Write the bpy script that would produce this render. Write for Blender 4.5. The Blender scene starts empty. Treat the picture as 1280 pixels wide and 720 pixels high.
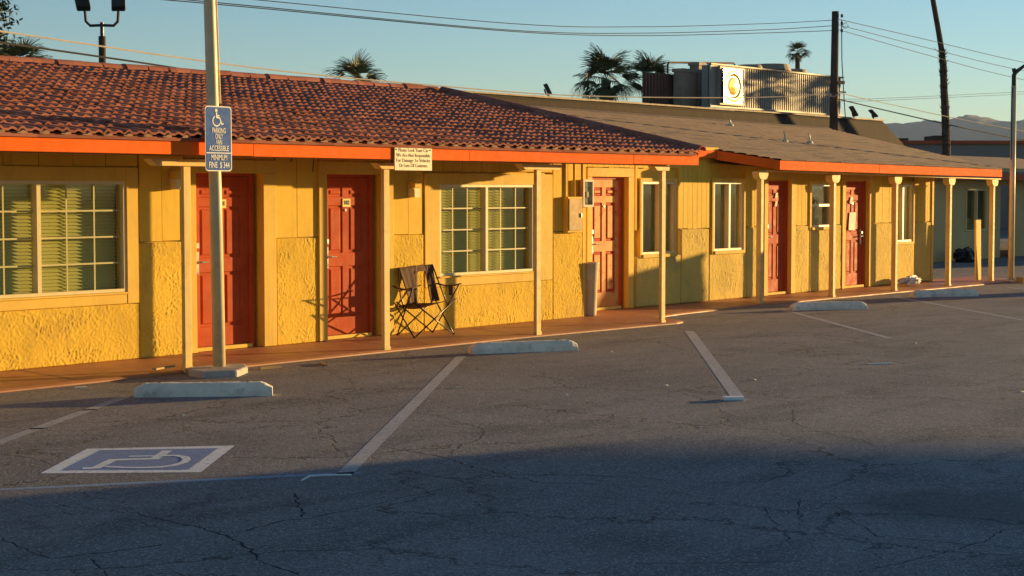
import bpy, bmesh, math, random
import numpy as np
from mathutils import Vector, Matrix
random.seed(7); RNG = np.random.default_rng(11)
S = bpy.context.scene; COL = S.collection

# ---------------------------------------------------------------- camera
FPX = 2200.0; EYE = 1.93
TH = math.atan2(1760.0, FPX / math.cos(0.0549)); PIT = math.atan(121.0 / FPX)
FW = Vector((math.cos(TH)*math.cos(PIT), math.sin(TH)*math.cos(PIT), -math.sin(PIT)))
RT = Vector((math.sin(TH), -math.cos(TH), 0)); UP = RT.cross(FW)
cd = bpy.data.cameras.new('camera'); cam = bpy.data.objects.new('camera', cd); COL.objects.link(cam)
cd.sensor_width = 36; cd.lens = FPX / 1280 * 36; cd.clip_start = 0.1; cd.clip_end = 30000
cam.matrix_world = Matrix(((RT.x, UP.x, -FW.x, 0), (RT.y, UP.y, -FW.y, 0), (RT.z, UP.z, -FW.z, EYE), (0, 0, 0, 1)))
S.camera = cam
# ---------------------------------------------------------------- light
SUNV = Vector((2.84, -1.0, 0.228)).normalized()
W = bpy.data.worlds.new("World"); S.world = W; W.use_nodes = True
wn = W.node_tree; bg = wn.nodes['Background']
sky = wn.nodes.new('ShaderNodeTexSky'); sky.sky_type = 'NISHITA'; sky.sun_disc = False
sky.sun_elevation = math.asin(SUNV.z); sky.sun_rotation = math.atan2(SUNV.x, SUNV.y)
sky.altitude = 0; sky.air_density = 0.85; sky.dust_density = 0.0; sky.ozone_density = 2.75
wn.links.new(sky.outputs[0], bg.inputs[0]); bg.inputs[1].default_value = 0.083
sl = bpy.data.lights.new('sun', 'SUN'); sl.energy = 4.45; sl.angle = math.radians(0.40); sl.color = (1.0, 0.66, 0.26)
so = bpy.data.objects.new('sun', sl); COL.objects.link(so)
so.rotation_euler = SUNV.to_track_quat('Z', 'Y').to_euler()
S.view_settings.view_transform = 'Standard'; S.view_settings.look = 'None'
S.view_settings.exposure = 1.42; S.view_settings.gamma = 1
# ---------------------------------------------------------------- helpers
def at(x, y, d):                      # a far thing's place from its direction and its distance
    r = FW + RT*((x-640)/FPX) + UP*((360-y)/FPX)
    return Vector((0, 0, EYE)) + r*d
def tag(o, label=None, cat=None, group=None, kind=None):
    if label: o['label'] = label
    if cat: o['category'] = cat
    if group: o['group'] = group
    if kind: o['kind'] = kind
    return o
def empty(name, loc=(0, 0, 0), label=None, cat=None, group=None, rz=0):
    o = bpy.data.objects.new(name, None); COL.objects.link(o); o.location = loc; o.rotation_euler = (0, 0, rz)
    o.empty_display_size = .2
    return tag(o, label, cat, group)
def copy_tree(o, parent=None):
    c = o.copy(); COL.objects.link(c); c.parent = parent
    for ch in o.children: copy_tree(ch, c)
    return c
class MB:
    def __init__(s): s.v = []; s.f = []; s.sm = False
    def add(s, vs, fs):
        n = len(s.v); s.v += [tuple(v) for v in vs]; s.f += [tuple(i+n for i in f) for f in fs]; return s
    def box(s, x0, x1, y0, y1, z0, z1):
        return s.add([(x0,y0,z0),(x1,y0,z0),(x1,y1,z0),(x0,y1,z0),(x0,y0,z1),(x1,y0,z1),(x1,y1,z1),(x0,y1,z1)],
            [(0,3,2,1),(4,5,6,7),(0,1,5,4),(1,2,6,5),(2,3,7,6),(3,0,4,7)])
    def obox(s, c, ax, ay, az):       # box from a centre and three half axes
        c, ax, ay, az = map(Vector, (c, ax, ay, az)); vs = []
        for k in (-1, 1):
            for i, j in ((-1,-1),(1,-1),(1,1),(-1,1)): vs.append(c+ax*i+ay*j+az*k)
        return s.add(vs, [(0,3,2,1),(4,5,6,7),(0,1,5,4),(1,2,6,5),(2,3,7,6),(3,0,4,7)])
    def prism(s, poly, lo, hi, axis='z'):
        n = len(poly)
        def p(a, b, h): return {'z': (a, b, h), 'y': (a, h, b), 'x': (h, a, b)}[axis]
        vs = [p(a, b, lo) for a, b in poly] + [p(a, b, hi) for a, b in poly]
        fs = [tuple(range(n))[::-1], tuple(range(n, 2*n))] + [(i, (i+1) % n, n+(i+1) % n, n+i) for i in range(n)]
        return s.add(vs, fs)
    def tube(s, pts, r, n=8, cap=True):
        pts = [Vector(p) for p in pts]; rs = r if isinstance(r, (list, tuple)) else [r]*len(pts)
        vs = []; fs = []; ref = None
        for i, p in enumerate(pts):
            d = (pts[min(i+1, len(pts)-1)] - pts[max(i-1, 0)]).normalized()
            if ref is None: ref = Vector((0, 0, 1)) if abs(d.z) < .9 else Vector((1, 0, 0))
            a = d.cross(ref).normalized(); b = a.cross(d).normalized(); ref = b
            for k in range(n):
                t = 2*math.pi*k/n; vs.append(p + (a*math.cos(t)+b*math.sin(t))*rs[i])
        for i in range(len(pts)-1):
            for k in range(n):
                fs.append((i*n+k, i*n+(k+1) % n, (i+1)*n+(k+1) % n, (i+1)*n+k))
        if cap: fs += [tuple(range(n))[::-1], tuple(range((len(pts)-1)*n, len(pts)*n))]
        return s.add(vs, fs)
    def lathe(s, prof, n=20, c=(0, 0)):
        vs = []; fs = []
        for r, z in prof:
            for k in range(n):
                t = 2*math.pi*k/n; vs.append((c[0]+r*math.cos(t), c[1]+r*math.sin(t), z))
        for i in range(len(prof)-1):
            for k in range(n): fs.append((i*n+k, i*n+(k+1) % n, (i+1)*n+(k+1) % n, (i+1)*n+k))
        return s.add(vs, fs)
    def mesh(s, name, mat=None, smooth=False, fix=True):
        me = bpy.data.meshes.new(name); me.from_pydata(s.v, [], s.f)
        if fix:
            bm = bmesh.new(); bm.from_mesh(me); bmesh.ops.recalc_face_normals(bm, faces=bm.faces); bm.to_mesh(me); bm.free()
        if mat: me.materials.append(mat)
        if smooth: me.polygons.foreach_set('use_smooth', [True]*len(me.polygons))
        me.update(); return me
    def build(s, name, mat, parent=None, smooth=False, kind=None, loc=None, fix=True, bevel=0):
        o = bpy.data.objects.new(name, s.mesh(name, mat, smooth, fix)); COL.objects.link(o)
        if parent: o.parent = parent
        if loc: o.location = loc
        if kind: o['kind'] = kind
        if bevel:
            m = o.modifiers.new('bevel', 'BEVEL'); m.width = bevel; m.segments = 2; m.limit_method = 'ANGLE'
        return o
def B(x0, x1, y0, y1, z0, z1): return MB().box(x0, x1, y0, y1, z0, z1)
def text(body, size, mat, name, parent, mtx, depth=.001, xs=1.0, align='CENTER', off=0.0, spacing=1.0, fit=None):
    c = bpy.data.curves.new(name, 'FONT'); c.body = body; c.size = size; c.align_x = align; c.align_y = 'CENTER'
    c.extrude = depth; c.offset = off; c.space_character = spacing; c.resolution_u = 3
    t = bpy.data.objects.new(name+'_c', c); COL.objects.link(t)
    dg = bpy.context.evaluated_depsgraph_get(); me = bpy.data.meshes.new_from_object(t.evaluated_get(dg))
    bpy.data.objects.remove(t); me.name = name; me.materials.clear(); me.materials.append(mat)
    if fit: w_ = [v.co.x for v in me.vertices]; xs = fit/(max(w_)-min(w_))
    me.transform(mtx @ Matrix.Diagonal((xs, 1, 1, 1)))
    o = bpy.data.objects.new(name, me); COL.objects.link(o); o.parent = parent; return o
FACE = lambda x, y, z, a=0: Matrix.Translation((x, y, z)) @ Matrix.Rotation(a, 4, 'Z') @ Matrix.Rotation(math.pi/2, 4, 'X')   # text standing, facing -Y
def strip(pts, w, place):              # continuous flat band along a 2-D line
    pts = [Vector(p) for p in pts]; V = []
    for i, p in enumerate(pts):
        a = (p-pts[i-1]).normalized() if i else (pts[1]-p).normalized(); b = (pts[i+1]-p).normalized() if i < len(pts)-1 else a
        n = Vector((-(a+b).y, (a+b).x)).normalized(); k = w/2/max(.5, n.dot(Vector((-a.y, a.x))))
        V += [place(p+n*k), place(p-n*k)]
    return V, [(2*i, 2*i+1, 2*i+3, 2*i+2) for i in range(len(pts)-1)]
def stroke(pts, w):                   # flat thick polyline -> quads in 2-D
    out = []
    for a, b in zip(pts[:-1], pts[1:]):
        a = Vector(a); b = Vector(b); d = (b-a).normalized(); n = Vector((-d.y, d.x))*w/2; e = d*w*.25
        out.append([a-e+n, a-e-n, b+e-n, b+e+n])
    return out
# numpy gradient noise
_P = np.random.default_rng(3).permutation(512); _P = np.concatenate([_P, _P]); _A = np.random.default_rng(4).uniform(0, 2*np.pi, 512)
def pn(x, y):
    xi = np.floor(x).astype(int); yi = np.floor(y).astype(int); xf = x-xi; yf = y-yi; xi &= 511; yi &= 511
    u = xf*xf*xf*(xf*(xf*6-15)+10); v = yf*yf*yf*(yf*(yf*6-15)+10)
    def g(ix, iy, fx, fy):
        a = _A[_P[(_P[ix & 511]+iy) & 511]]; return np.cos(a)*fx+np.sin(a)*fy
    a = g(xi, yi, xf, yf); b = g(xi+1, yi, xf-1, yf); c = g(xi, yi+1, xf, yf-1); d = g(xi+1, yi+1, xf-1, yf-1)
    return (a*(1-u)+b*u)*(1-v)+(c*(1-u)+d*u)*v
def grid_obj(name, V, nx, nz, mat, parent, smooth=True, kind=None):
    i = np.arange((nx-1)*(nz-1)); r = i//(nx-1); c = i % (nx-1); a = r*nx+c
    F = np.stack([a, a+1, a+nx+1, a+nx], 1)
    me = bpy.data.meshes.new(name); me.vertices.add(len(V)); me.vertices.foreach_set('co', V.astype(np.float32).ravel())
    me.loops.add(F.size); me.loops.foreach_set('vertex_index', F.astype(np.int32).ravel())
    me.polygons.add(len(F)); me.polygons.foreach_set('loop_start', np.arange(0, F.size, 4, dtype=np.int32))
    me.polygons.foreach_set('use_smooth', np.full(len(F), smooth))
    me.update(calc_edges=True); me.validate(); me.materials.append(mat)
    o = bpy.data.objects.new(name, me); COL.objects.link(o)
    if parent: o.parent = parent
    if kind: o['kind'] = kind
    return o
# ---------------------------------------------------------------- materials
class NT:
    def __init__(s, name):
        s.m = bpy.data.materials.new(name); s.m.use_nodes = True; s.t = s.m.node_tree; s.b = s.t.nodes['Principled BSDF']
        s.geo = s.t.nodes.new('ShaderNodeNewGeometry').outputs['Position']
    def n(s, ty, **k):
        o = s.t.nodes.new(ty)
        for a, b in k.items(): setattr(o, a, b)
        return o
    def l(s, a, b): s.t.links.new(a, b)
    def set(s, inp, v):
        if hasattr(v, 'is_output'): s.l(v, inp)
        elif isinstance(v, (tuple, list)) and len(v) == 3 and inp.type == 'RGBA': inp.default_value = (*v, 1)
        else: inp.default_value = v
    def noise(s, scale, detail=4, rough=.6, vec=None, dist=0, out=0):
        o = s.n('ShaderNodeTexNoise'); o.inputs['Scale'].default_value = scale; o.inputs['Detail'].default_value = detail
        o.inputs['Roughness'].default_value = rough; o.inputs['Distortion'].default_value = dist
        s.l(vec or s.geo, o.inputs['Vector']); return o.outputs[out]
    def vor(s, scale, feature='F1', vec=None, out=0, rnd=1):
        o = s.n('ShaderNodeTexVoronoi', feature=feature); o.inputs['Scale'].default_value = scale
        o.inputs['Randomness'].default_value = rnd
        s.l(vec or s.geo, o.inputs['Vector']); return o.outputs[out]
    def ramp(s, f, a, b, c0=0.0, c1=1.0):
        o = s.n('ShaderNodeMapRange', clamp=True); s.set(o.inputs[0], f)
        for i, v in enumerate((a, b, c0, c1)): o.inputs[i+1].default_value = v
        return o.outputs[0]
    def math(s, op, a, b=0.0, c=0.0):
        o = s.n('ShaderNodeMath', operation=op)
        for i, v in enumerate((a, b, c)): s.set(o.inputs[i], v)
        return o.outputs[0]
    def vmath(s, op, a, b):
        o = s.n('ShaderNodeVectorMath', operation=op)
        for i, v in enumerate((a, b)):
            if hasattr(v, 'is_output'): s.l(v, o.inputs[i])
            else: o.inputs[i].default_value = v
        return o.outputs[0]
    def mix(s, f, a, b, mode='MIX'):
        o = s.n('ShaderNodeMix', data_type='RGBA', blend_type=mode); s.set(o.inputs[0], f); s.set(o.inputs[6], a); s.set(o.inputs[7], b); return o.outputs[2]
    def col(s, c): s.set(s.b.inputs['Base Color'], c)
    def rough(s, v): s.set(s.b.inputs['Roughness'], v)
    def bump(s, h, strength=.5, dist=.01, prev=None):
        o = s.n('ShaderNodeBump'); o.inputs['Strength'].default_value = strength; o.inputs['Distance'].default_value = dist
        s.l(h, o.inputs['Height'])
        if prev: s.l(prev, o.inputs['Normal'])
        s.l(o.outputs[0], s.b.inputs['Normal']); return o.outputs[0]
def mat(name, c, rough=.7, var=.12, sc=3.0, fine=40.0, bump=.15, bd=.003, metal=0.0, dirt=None, dirt_amt=.3, spec=.25, streak=0):
    m = NT(name)
    lo = tuple(x*(1-var*1.4) for x in c); hi = tuple(min(1, x*(1+var)) for x in c)
    k = m.mix(m.ramp(m.noise(sc, 5), .3, .7), lo, hi)
    if dirt: k = m.mix(m.math('MULTIPLY', m.ramp(m.noise(sc*1.7+.3, 8, .7), .52, .72), dirt_amt), k, dirt)
    if streak:
        sv = m.vmath('MULTIPLY', m.geo, (9, 9, .7)); k = m.mix(m.ramp(m.noise(1, 5, .65, sv), .52, .72, 0, streak), k, tuple(x*.55 for x in c))
        k = m.mix(m.ramp(m.noise(.9, 4), .45, .62, 0, streak*.8), k, tuple(min(1, x*1.10+.02) for x in c))
        k = m.mix(m.ramp(m.noise(26, 6, .8), .66, .70, 0, streak*1.2), k, tuple(x*.45+.12 for x in c))
    m.col(k); m.rough(m.ramp(m.noise(fine*.3), .3, .7, max(0, rough-.08), min(1, rough+.08)))
    m.b.inputs['Metallic'].default_value = metal; m.b.inputs['Specular IOR Level'].default_value = spec
    if bump: m.bump(m.noise(fine, 5, .65), bump, bd)
    return m.m
YEL = (.76, .485, .050); TRIM = (.83, .60, .22)
M = {}
M['stucco'] = mat('stucco', (.76, .485, .055), .95, .10, 1.5, 90, .35, .004, dirt=(.30, .19, .08), dirt_amt=.35)
M['stuccopale'] = mat('pale_stucco', (.72, .50, .11), .95, .12, 1.2, 90, .35, .004, dirt=(.36, .25, .12), dirt_amt=.5)
M['siding'] = mat('siding', YEL, .8, .07, 1.2, 60, .15, .002, dirt=(.45, .27, .09), dirt_amt=.35, streak=.45)
M['trim'] = mat('trim', (.76, .49, .075), .75, .07, 1.5, 50, .12, .002, streak=.4, dirt=(.35, .22, .09), dirt_amt=.25)
M['trimpale'] = mat('faded_trim', (.60, .40, .16), .7, .15, 6, 60, .15, dirt=(.8, .6, .35), dirt_amt=.5)
M['post'] = mat('post', (.78, .55, .18), .65, .08, 2.0, 50, .15, .002, dirt=(.30, .22, .12), dirt_amt=.55, streak=.4)
M['fascia'] = mat('fascia', streak=.35, c=(.90, .150, .006), rough=.9, var=.08, sc=1.0, fine=40, bump=.15, bd=.002, dirt=(.45, .08, .02), dirt_amt=.3)
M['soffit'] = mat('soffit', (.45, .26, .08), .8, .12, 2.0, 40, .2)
M['frame'] = mat('white_metal', (.76, .63, .33), .35, .05, 3, 60, .05)
M['white'] = mat('white_paint', (.82, .80, .74), .5, .06, 4, 60, .08)
M['letter'] = mat('letter_cream', (.85, .82, .70), .5, .04, 4, 60, 0)
M['ink'] = mat('brown_ink', (.34, .21, .08), .6, .05, 4, 60, 0)
M['black'] = mat('black_paint', (.025, .024, .024), .5, .2, 4, 60, .1)
M['signblue'] = mat('sign_blue', (.022, .10, .34), .7, .06, 5, 60, .03)
M['signcream'] = mat('sign_cream', (.82, .72, .45), .5, .08, 5, 60, .05, dirt=(.5, .38, .2))
M['steel'] = mat('galvanised', (.50, .44, .33), .42, .12, 4, 30, .1, metal=.35, dirt=(.25, .17, .1))
M['polepaint'] = mat('pole_paint', (.72, .57, .30), .45, .1, 3, 30, .1, dirt=(.30, .22, .12))
M['concrete'] = mat('concrete', (.46, .42, .37), .9, .18, 3, 50, .5, .006, dirt=(.16, .13, .11), dirt_amt=.5)
M['stopconc'] = mat('wheel_stop_concrete', (.88, .75, .57), .9, .18, 4, 60, .55, .006, dirt=(.10, .09, .08), dirt_amt=.6)
M['wood'] = mat('raw_wood', (.45, .30, .13), .8, .2, 3, 40, .3)
M['darkwood'] = mat('dark_wood', (.085, .055, .036), .9, .25, 3, 40, .5)
M['cable'] = mat('cable', (.03, .028, .026), .6, .1, 3, 10, 0)
M['cablepale'] = mat('cable_pale', (.42, .36, .28), .6, .1, 3, 10, 0)
M['lampdark'] = mat('lamp_dark', (.05, .045, .04), .45, .15, 3, 20, .1)
M['lens'] = mat('lamp_lens', (.55, .55, .5), .15, .05, 3, 20, 0)
M['canvas'] = mat('brown_canvas', (.115, .058, .030), .85, .15, 5, 200, .3)
M['tubeblack'] = mat('chair_tube', (.05, .025, .018), .3, .1, 5, 50, 0)
M['plastic'] = mat('bin_plastic', (.60, .50, .30), .8, .12, 4, 30, .1, dirt=(.15, .1, .06))
M['bag'] = mat('black_bag', (.015, .014, .015), .35, .2, 6, 30, .3, .01)
M['whitebag'] = mat('white_bag', (.78, .70, .58), .55, .1, 6, 30, .3, .01)
M['paper'] = mat('paper', (.80, .72, .52), .7, .06, 8, 60, .05)
M['paintline'] = None
M['greywall'] = mat('tan_stucco', (.62, .46, .20), .9, .08, .8, 40, .5, .01)
M['mansard'] = None
M['dark'] = mat('painted_room_dark', (.06, .045, .03), .9, .2, 2, 20, 0)  # near-black tone painted in for the unlit rooms
M['blind'] = mat('blind', (.80, .73, .34), .5, .05, 2, 20, 0)
M['curtain'] = mat('curtain', (.20, .17, .07), .8, .1, 2, 20, 0)
M['tree_bark'] = mat('bark', (.10, .07, .045), .95, .3, 4, 30, .7, .03)
M['leaf'] = mat('palm_leaf', (.13, .14, .052), .5, .35, 3, 20, .05)
M['leafdry'] = mat('dry_leaf', (.22, .15, .075), .8, .3, 3, 20, .05)
M['needle'] = mat('tree_leaf', (.05, .075, .028), .6, .35, 3, 20, .05)
M['rust'] = mat('rust_metal', (.16, .075, .045), .7, .25, 1.5, 20, .2, metal=.2)
M['duct'] = mat('duct_metal', (.36, .27, .18), .7, .15, 2, 20, .1)
M['orange2'] = mat('red_trim', (.45, .10, .035), .6, .1, 1, 20, .1)
M['flatwall'] = mat('far_wall', (.26, .22, .18), .9, .12, .4, 10, .1)
M['terrain'] = mat('desert_hill', (.15, .135, .125), 1, .25, .003, .02, 0)
M['dirt'] = mat('desert_dirt', (.25, .19, .13), 1, .2, .2, 5, .2)
M['brass'] = mat('door_metal', (.55, .50, .40), .3, .08, 5, 50, 0, metal=.8)
M['carpaint'] = mat('car_silver', (.32, .33, .34), .3, .03, 3, 50, 0, metal=.5)
M['cardark'] = mat('car_dark', (.02, .02, .022), .35, .03, 3, 50, 0)
M['carglass'] = mat('car_glass', (.03, .035, .04), .08, .03, 3, 50, 0)
M['letterdark'] = mat('number_ink', (.05, .03, .02), .6, .05, 3, 50, 0)
M['plate'] = mat('number_plate_yellow', (.82, .66, .18), .5, .05, 6, 50, 0)
def m_glass():
    m = bpy.data.materials.new('window_glass'); m.use_nodes = True; t = m.node_tree; t.nodes.clear()
    o = t.nodes.new('ShaderNodeOutputMaterial'); mx = t.nodes.new('ShaderNodeMixShader')
    tr = t.nodes.new('ShaderNodeBsdfTransparent'); tr.inputs[0].default_value = (.93, .95, .84, 1)
    gl = t.nodes.new('ShaderNodeBsdfGlossy'); gl.inputs['Roughness'].default_value = .03
    lw = t.nodes.new('ShaderNodeLayerWeight'); lw.inputs[0].default_value = .5
    fr = t.nodes.new('ShaderNodeMapRange'); t.links.new(lw.outputs['Facing'], fr.inputs[0]); fr.inputs[1].default_value = .35; fr.inputs[2].default_value = 1; fr.inputs[3].default_value = .035; fr.inputs[4].default_value = .45
    nz = t.nodes.new('ShaderNodeTexNoise'); nz.inputs['Scale'].default_value = 1.6; bp = t.nodes.new('ShaderNodeBump')
    bp.inputs['Strength'].default_value = .12; bp.inputs['Distance'].default_value = .02
    t.links.new(nz.outputs[0], bp.inputs['Height']); t.links.new(bp.outputs[0], gl.inputs['Normal'])
    t.links.new(fr.outputs[0], mx.inputs[0]); t.links.new(tr.outputs[0], mx.inputs[1]); t.links.new(gl.outputs[0], mx.inputs[2])
    t.links.new(mx.outputs[0], o.inputs[0]); return m
M['glass'] = m_glass(); M['muntin'] = mat('muntin', (.52, .46, .20), .5, .05, 3, 60, .05)
def m_door():
    m = NT('door_red'); n = m.noise(2.2, 6, .7)
    c = m.mix(m.ramp(n, .35, .65), (.42, .062, .014), (.54, .092, .022))
    c = m.mix(m.ramp(m.noise(9, 8, .75), .66, .74), c, (.50, .20, .08))
    m.col(c); m.rough(m.ramp(m.noise(6, 5), .3, .7, .55, .75)); m.b.inputs['Specular IOR Level'].default_value = .10
    b = m.bump(m.noise(14, 4, .5), .35, .006); m.bump(m.noise(120, 3), .15, .002, b); return m.m
M['door'] = m_door()
def m_peel_glare():
    m = NT('door_peel_glare'); c = m.mix(m.ramp(m.noise(2.5, 5), .35, .65), (.66, .27, .06), (.74, .38, .10))  # peeling paint, its tones raised to carry sun glare too
    c = m.mix(m.ramp(m.noise(7, 8, .8), .52, .62, 0, .9), c, (.48, .10, .025))
    c = m.mix(m.ramp(m.noise(11, 8, .8), .60, .68, 0, .8), c, (.66, .38, .10))
    m.col(c); m.rough(.6); m.b.inputs['Specular IOR Level'].default_value = .12; b = m.bump(m.noise(16, 5, .6), .5, .006); m.bump(m.noise(90, 4), .25, .003, b); return m.m
M['peelglare'] = m_peel_glare()
def m_tile():
    m = NT('clay_tile')
    p = m.vmath('MULTIPLY', m.geo, (4.0, 3.55, 0)); sn = m.vmath('FLOOR', p, (0, 0, 0))
    wn_ = m.n('ShaderNodeTexWhiteNoise', noise_dimensions='2D'); m.l(sn, wn_.inputs['Vector'])
    c = m.mix(wn_.outputs[0], (.29, .10, .066), (.44, .17, .11))
    c = m.mix(m.ramp(m.noise(.9, 6, .7), .45, .7, 0, .75), c, (.26, .085, .050))
    c = m.mix(m.ramp(m.noise(35, 6, .75), .58, .7, 0, .5), c, (.52, .33, .22))
    m.col(c); m.rough(.95); m.b.inputs['Specular IOR Level'].default_value = .15; m.bump(m.noise(60, 6, .7), .4, .004); return m.m
M['tile'] = m_tile()
def m_mortar(): return mat('tile_mortar', (.40, .25, .17), .95, .2, 5, 60, .4)
M['mortar'] = m_mortar()
def m_shingle(name, a, b, sx, sy):
    m = NT(name)
    tc = m.vmath('MULTIPLY', m.geo, (sx, sy, sy))
    br = m.n('ShaderNodeTexBrick'); br.inputs['Scale'].default_value = 1; br.inputs['Mortar Size'].default_value = .03
    br.inputs['Brick Width'].default_value = 1.0; br.inputs['Row Height'].default_value = 1.0
    br.inputs['Color1'].default_value = (*a, 1); br.inputs['Color2'].default_value = (*b, 1); br.inputs['Mortar'].default_value = (a[0]*.4, a[1]*.4, a[2]*.4, 1)
    m.l(tc, br.inputs['Vector'])
    c = m.mix(m.ramp(m.noise(.7, 6, .7), .4, .7, 0, .45), br.outputs[0], tuple(x*.62 for x in a))
    c = m.mix(m.ramp(m.noise(60, 3), .5, .7, 0, .4), c, tuple(min(1, x*1.7) for x in b))
    m.col(c); m.rough(.95); m.bump(m.noise(50, 5, .7), .5, .006); return m.m
M['shingle'] = m_shingle('grey_shingle', (.21, .135, .085), (.28, .185, .12), 3.2, 7.14)
M['mansard'] = m_shingle('brown_mansard_shingle', (.038, .021, .009), (.054, .031, .014), 2.5, 3.0)
M['brownroof'] = m_shingle('brown_roof', (.22, .12, .075), (.28, .16, .10), 2.0, 4.0)
def m_asphalt():
    m = NT('asphalt'); g = m.geo
    big = m.noise(.35, 6, .6); med = m.noise(2.2, 6, .65)
    c = m.mix(m.ramp(big, .35, .65), (.16, .142, .128), (.25, .222, .198))
    c = m.mix(m.ramp(med, .35, .7, 0, .6), c, (.27, .25, .225))
    # long dark streaks drawn out along X, then oil spots and darker patches
    sv = m.vmath('MULTIPLY', g, (.5, 1.6, 1)); c = m.mix(m.ramp(m.noise(1.0, 5, .6, sv), .50, .68, 0, .75), c, (.075, .072, .072))
    vd = m.vor(.55, 'F1'); nd = m.math('ADD', vd, m.math('MULTIPLY', m.noise(4, 5, .7), .30)); c = m.mix(m.math('MULTIPLY', m.ramp(nd, .22, .42, 1, 0), .55), c, (.05, .046, .044))
    c = m.mix(m.math('MULTIPLY', m.ramp(m.noise(.22, 2, .4), .50, .53), .22), c, (.09, .088, .088))
    # stones
    st = m.vor(95, 'F1', out=1); cs = m.n('ShaderNodeSeparateColor'); m.l(st, cs.inputs[0])
    c = m.mix(m.math('MULTIPLY', m.ramp(cs.outputs[0], .72, .95), .75), c, (.46, .43, .38))
    c = m.mix(m.math('MULTIPLY', m.ramp(cs.outputs[1], .6, .9), .6), c, (.035, .034, .034))
    # oil blot
    ob = m.vmath('SUBTRACT', g, (10.1, 4.5, 0)); ob = m.vmath('MULTIPLY', ob, (1.1, .95, 0)); ln = m.n('ShaderNodeVectorMath', operation='LENGTH'); m.l(ob, ln.inputs[0])
    rr = m.math('ADD', ln.outputs['Value'], m.math('MULTIPLY', m.noise(3, 4), .35))
    c = m.mix(m.math('MULTIPLY', m.ramp(rr, .62, .95, 1, 0), .45), c, (.022, .022, .024))
    # cracks
    wv = m.n('ShaderNodeTexNoise'); wv.inputs['Scale'].default_value = 1.3; wv.inputs['Detail'].default_value = 6; wv.inputs['Roughness'].default_value = .68; m.l(g, wv.inputs['Vector'])
    off = m.vmath('SCALE', m.vmath('SUBTRACT', wv.outputs['Color'], (.5, .5, .5)), (0, 0, 0)); off.node.inputs[3].default_value = .9
    pv = m.vmath('ADD', g, off)
    e1 = m.vor(.42, 'DISTANCE_TO_EDGE', pv); e2 = m.vor(1.7, 'DISTANCE_TO_EDGE', pv)
    k1 = m.math('MULTIPLY', m.ramp(e1, .0, .008, 1, 0), m.ramp(m.noise(.55, 3), .40, .48))
    k2 = m.math('MULTIPLY', m.ramp(e2, .0, .020, 1, 0), m.ramp(m.noise(.5, 4, .6), .50, .58))
    k = m.math('MAXIMUM', k1, m.math('MULTIPLY', k2, .8))
    c = m.mix(m.math('MULTIPLY', k, .85), c, (.010, .010, .011))
    m.col(c); m.rough(m.ramp(med, .3, .7, .78, .92)); m.b.inputs['Specular IOR Level'].default_value = .35
    h = m.math('SUBTRACT', m.math('MULTIPLY', m.vor(80), -.35), m.math('MULTIPLY', k, 1.4))
    b = m.bump(h, .55, .006); m.bump(m.noise(14, 6, .7), .3, .02, b); return m.m
M['asphalt'] = m_asphalt()
def m_crack():
    m = NT('crack_fill'); m.col((.012, .012, .013)); m.rough(1.0); return m.m
M['crack'] = m_crack()
def m_walk():
    m = NT('terracotta_walk')
    c = m.mix(m.ramp(m.noise(1.2, 6, .65), .35, .65), (.36, .14, .055), (.47, .205, .085))
    c = m.mix(m.ramp(m.noise(5, 7, .75), .55, .72, 0, .6), c, (.22, .12, .075))
    m.col(c); m.rough(m.ramp(m.noise(3, 4), .3, .7, .45, .7)); m.bump(m.noise(40, 6, .7), .3, .004); return m.m
M['walk'] = m_walk()
def m_paint(name, c, wear=.5):
    m = NT(name); w = m.ramp(m.noise(16, 8, .78), .50, .62)
    k = m.mix(m.math('MULTIPLY', w, wear), c, (.085, .08, .075)); k = m.mix(m.ramp(m.noise(1.4, 4), .4, .7, 0, .35), k, tuple(x*.6 for x in c))
    m.col(k); m.rough(.8); m.bump(m.vor(80), .4, .004); return m.m
M['line'] = m_paint('worn_white_line', (.44, .42, .39), .6)
M['linefaint'] = m_paint('faint_line', (.26, .24, .22), .9)
M['bluewhite'] = m_paint('blue_kerb_line', (.24, .33, .40), .5)
M['padwhite'] = m_paint('pad_white', (.82, .80, .74), .45)
M['padblue'] = m_paint('pad_blue', (.20, .27, .42), .45)
def m_corr(name, c, metal, rough):
    m = NT(name)
    k = m.mix(m.ramp(m.noise(.8, 5), .35, .7), tuple(x*.8 for x in c), c); k = m.mix(m.ramp(m.noise(2.5, 6, .7), .6, .75, 0, .5), k, tuple(x*.5 for x in c))
    m.col(k); m.rough(rough); m.b.inputs['Metallic'].default_value = metal; return m.m
M['corr'] = m_corr('corrugated_steel', (.36, .31, .24), .15, .6)
M['fanplate'] = m_corr('polished_plate', (.95, .56, .17), 1.0, .28)
M['rustcorr'] = m_corr('rust_corrugated', (.20, .10, .065), .2, .7)

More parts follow.
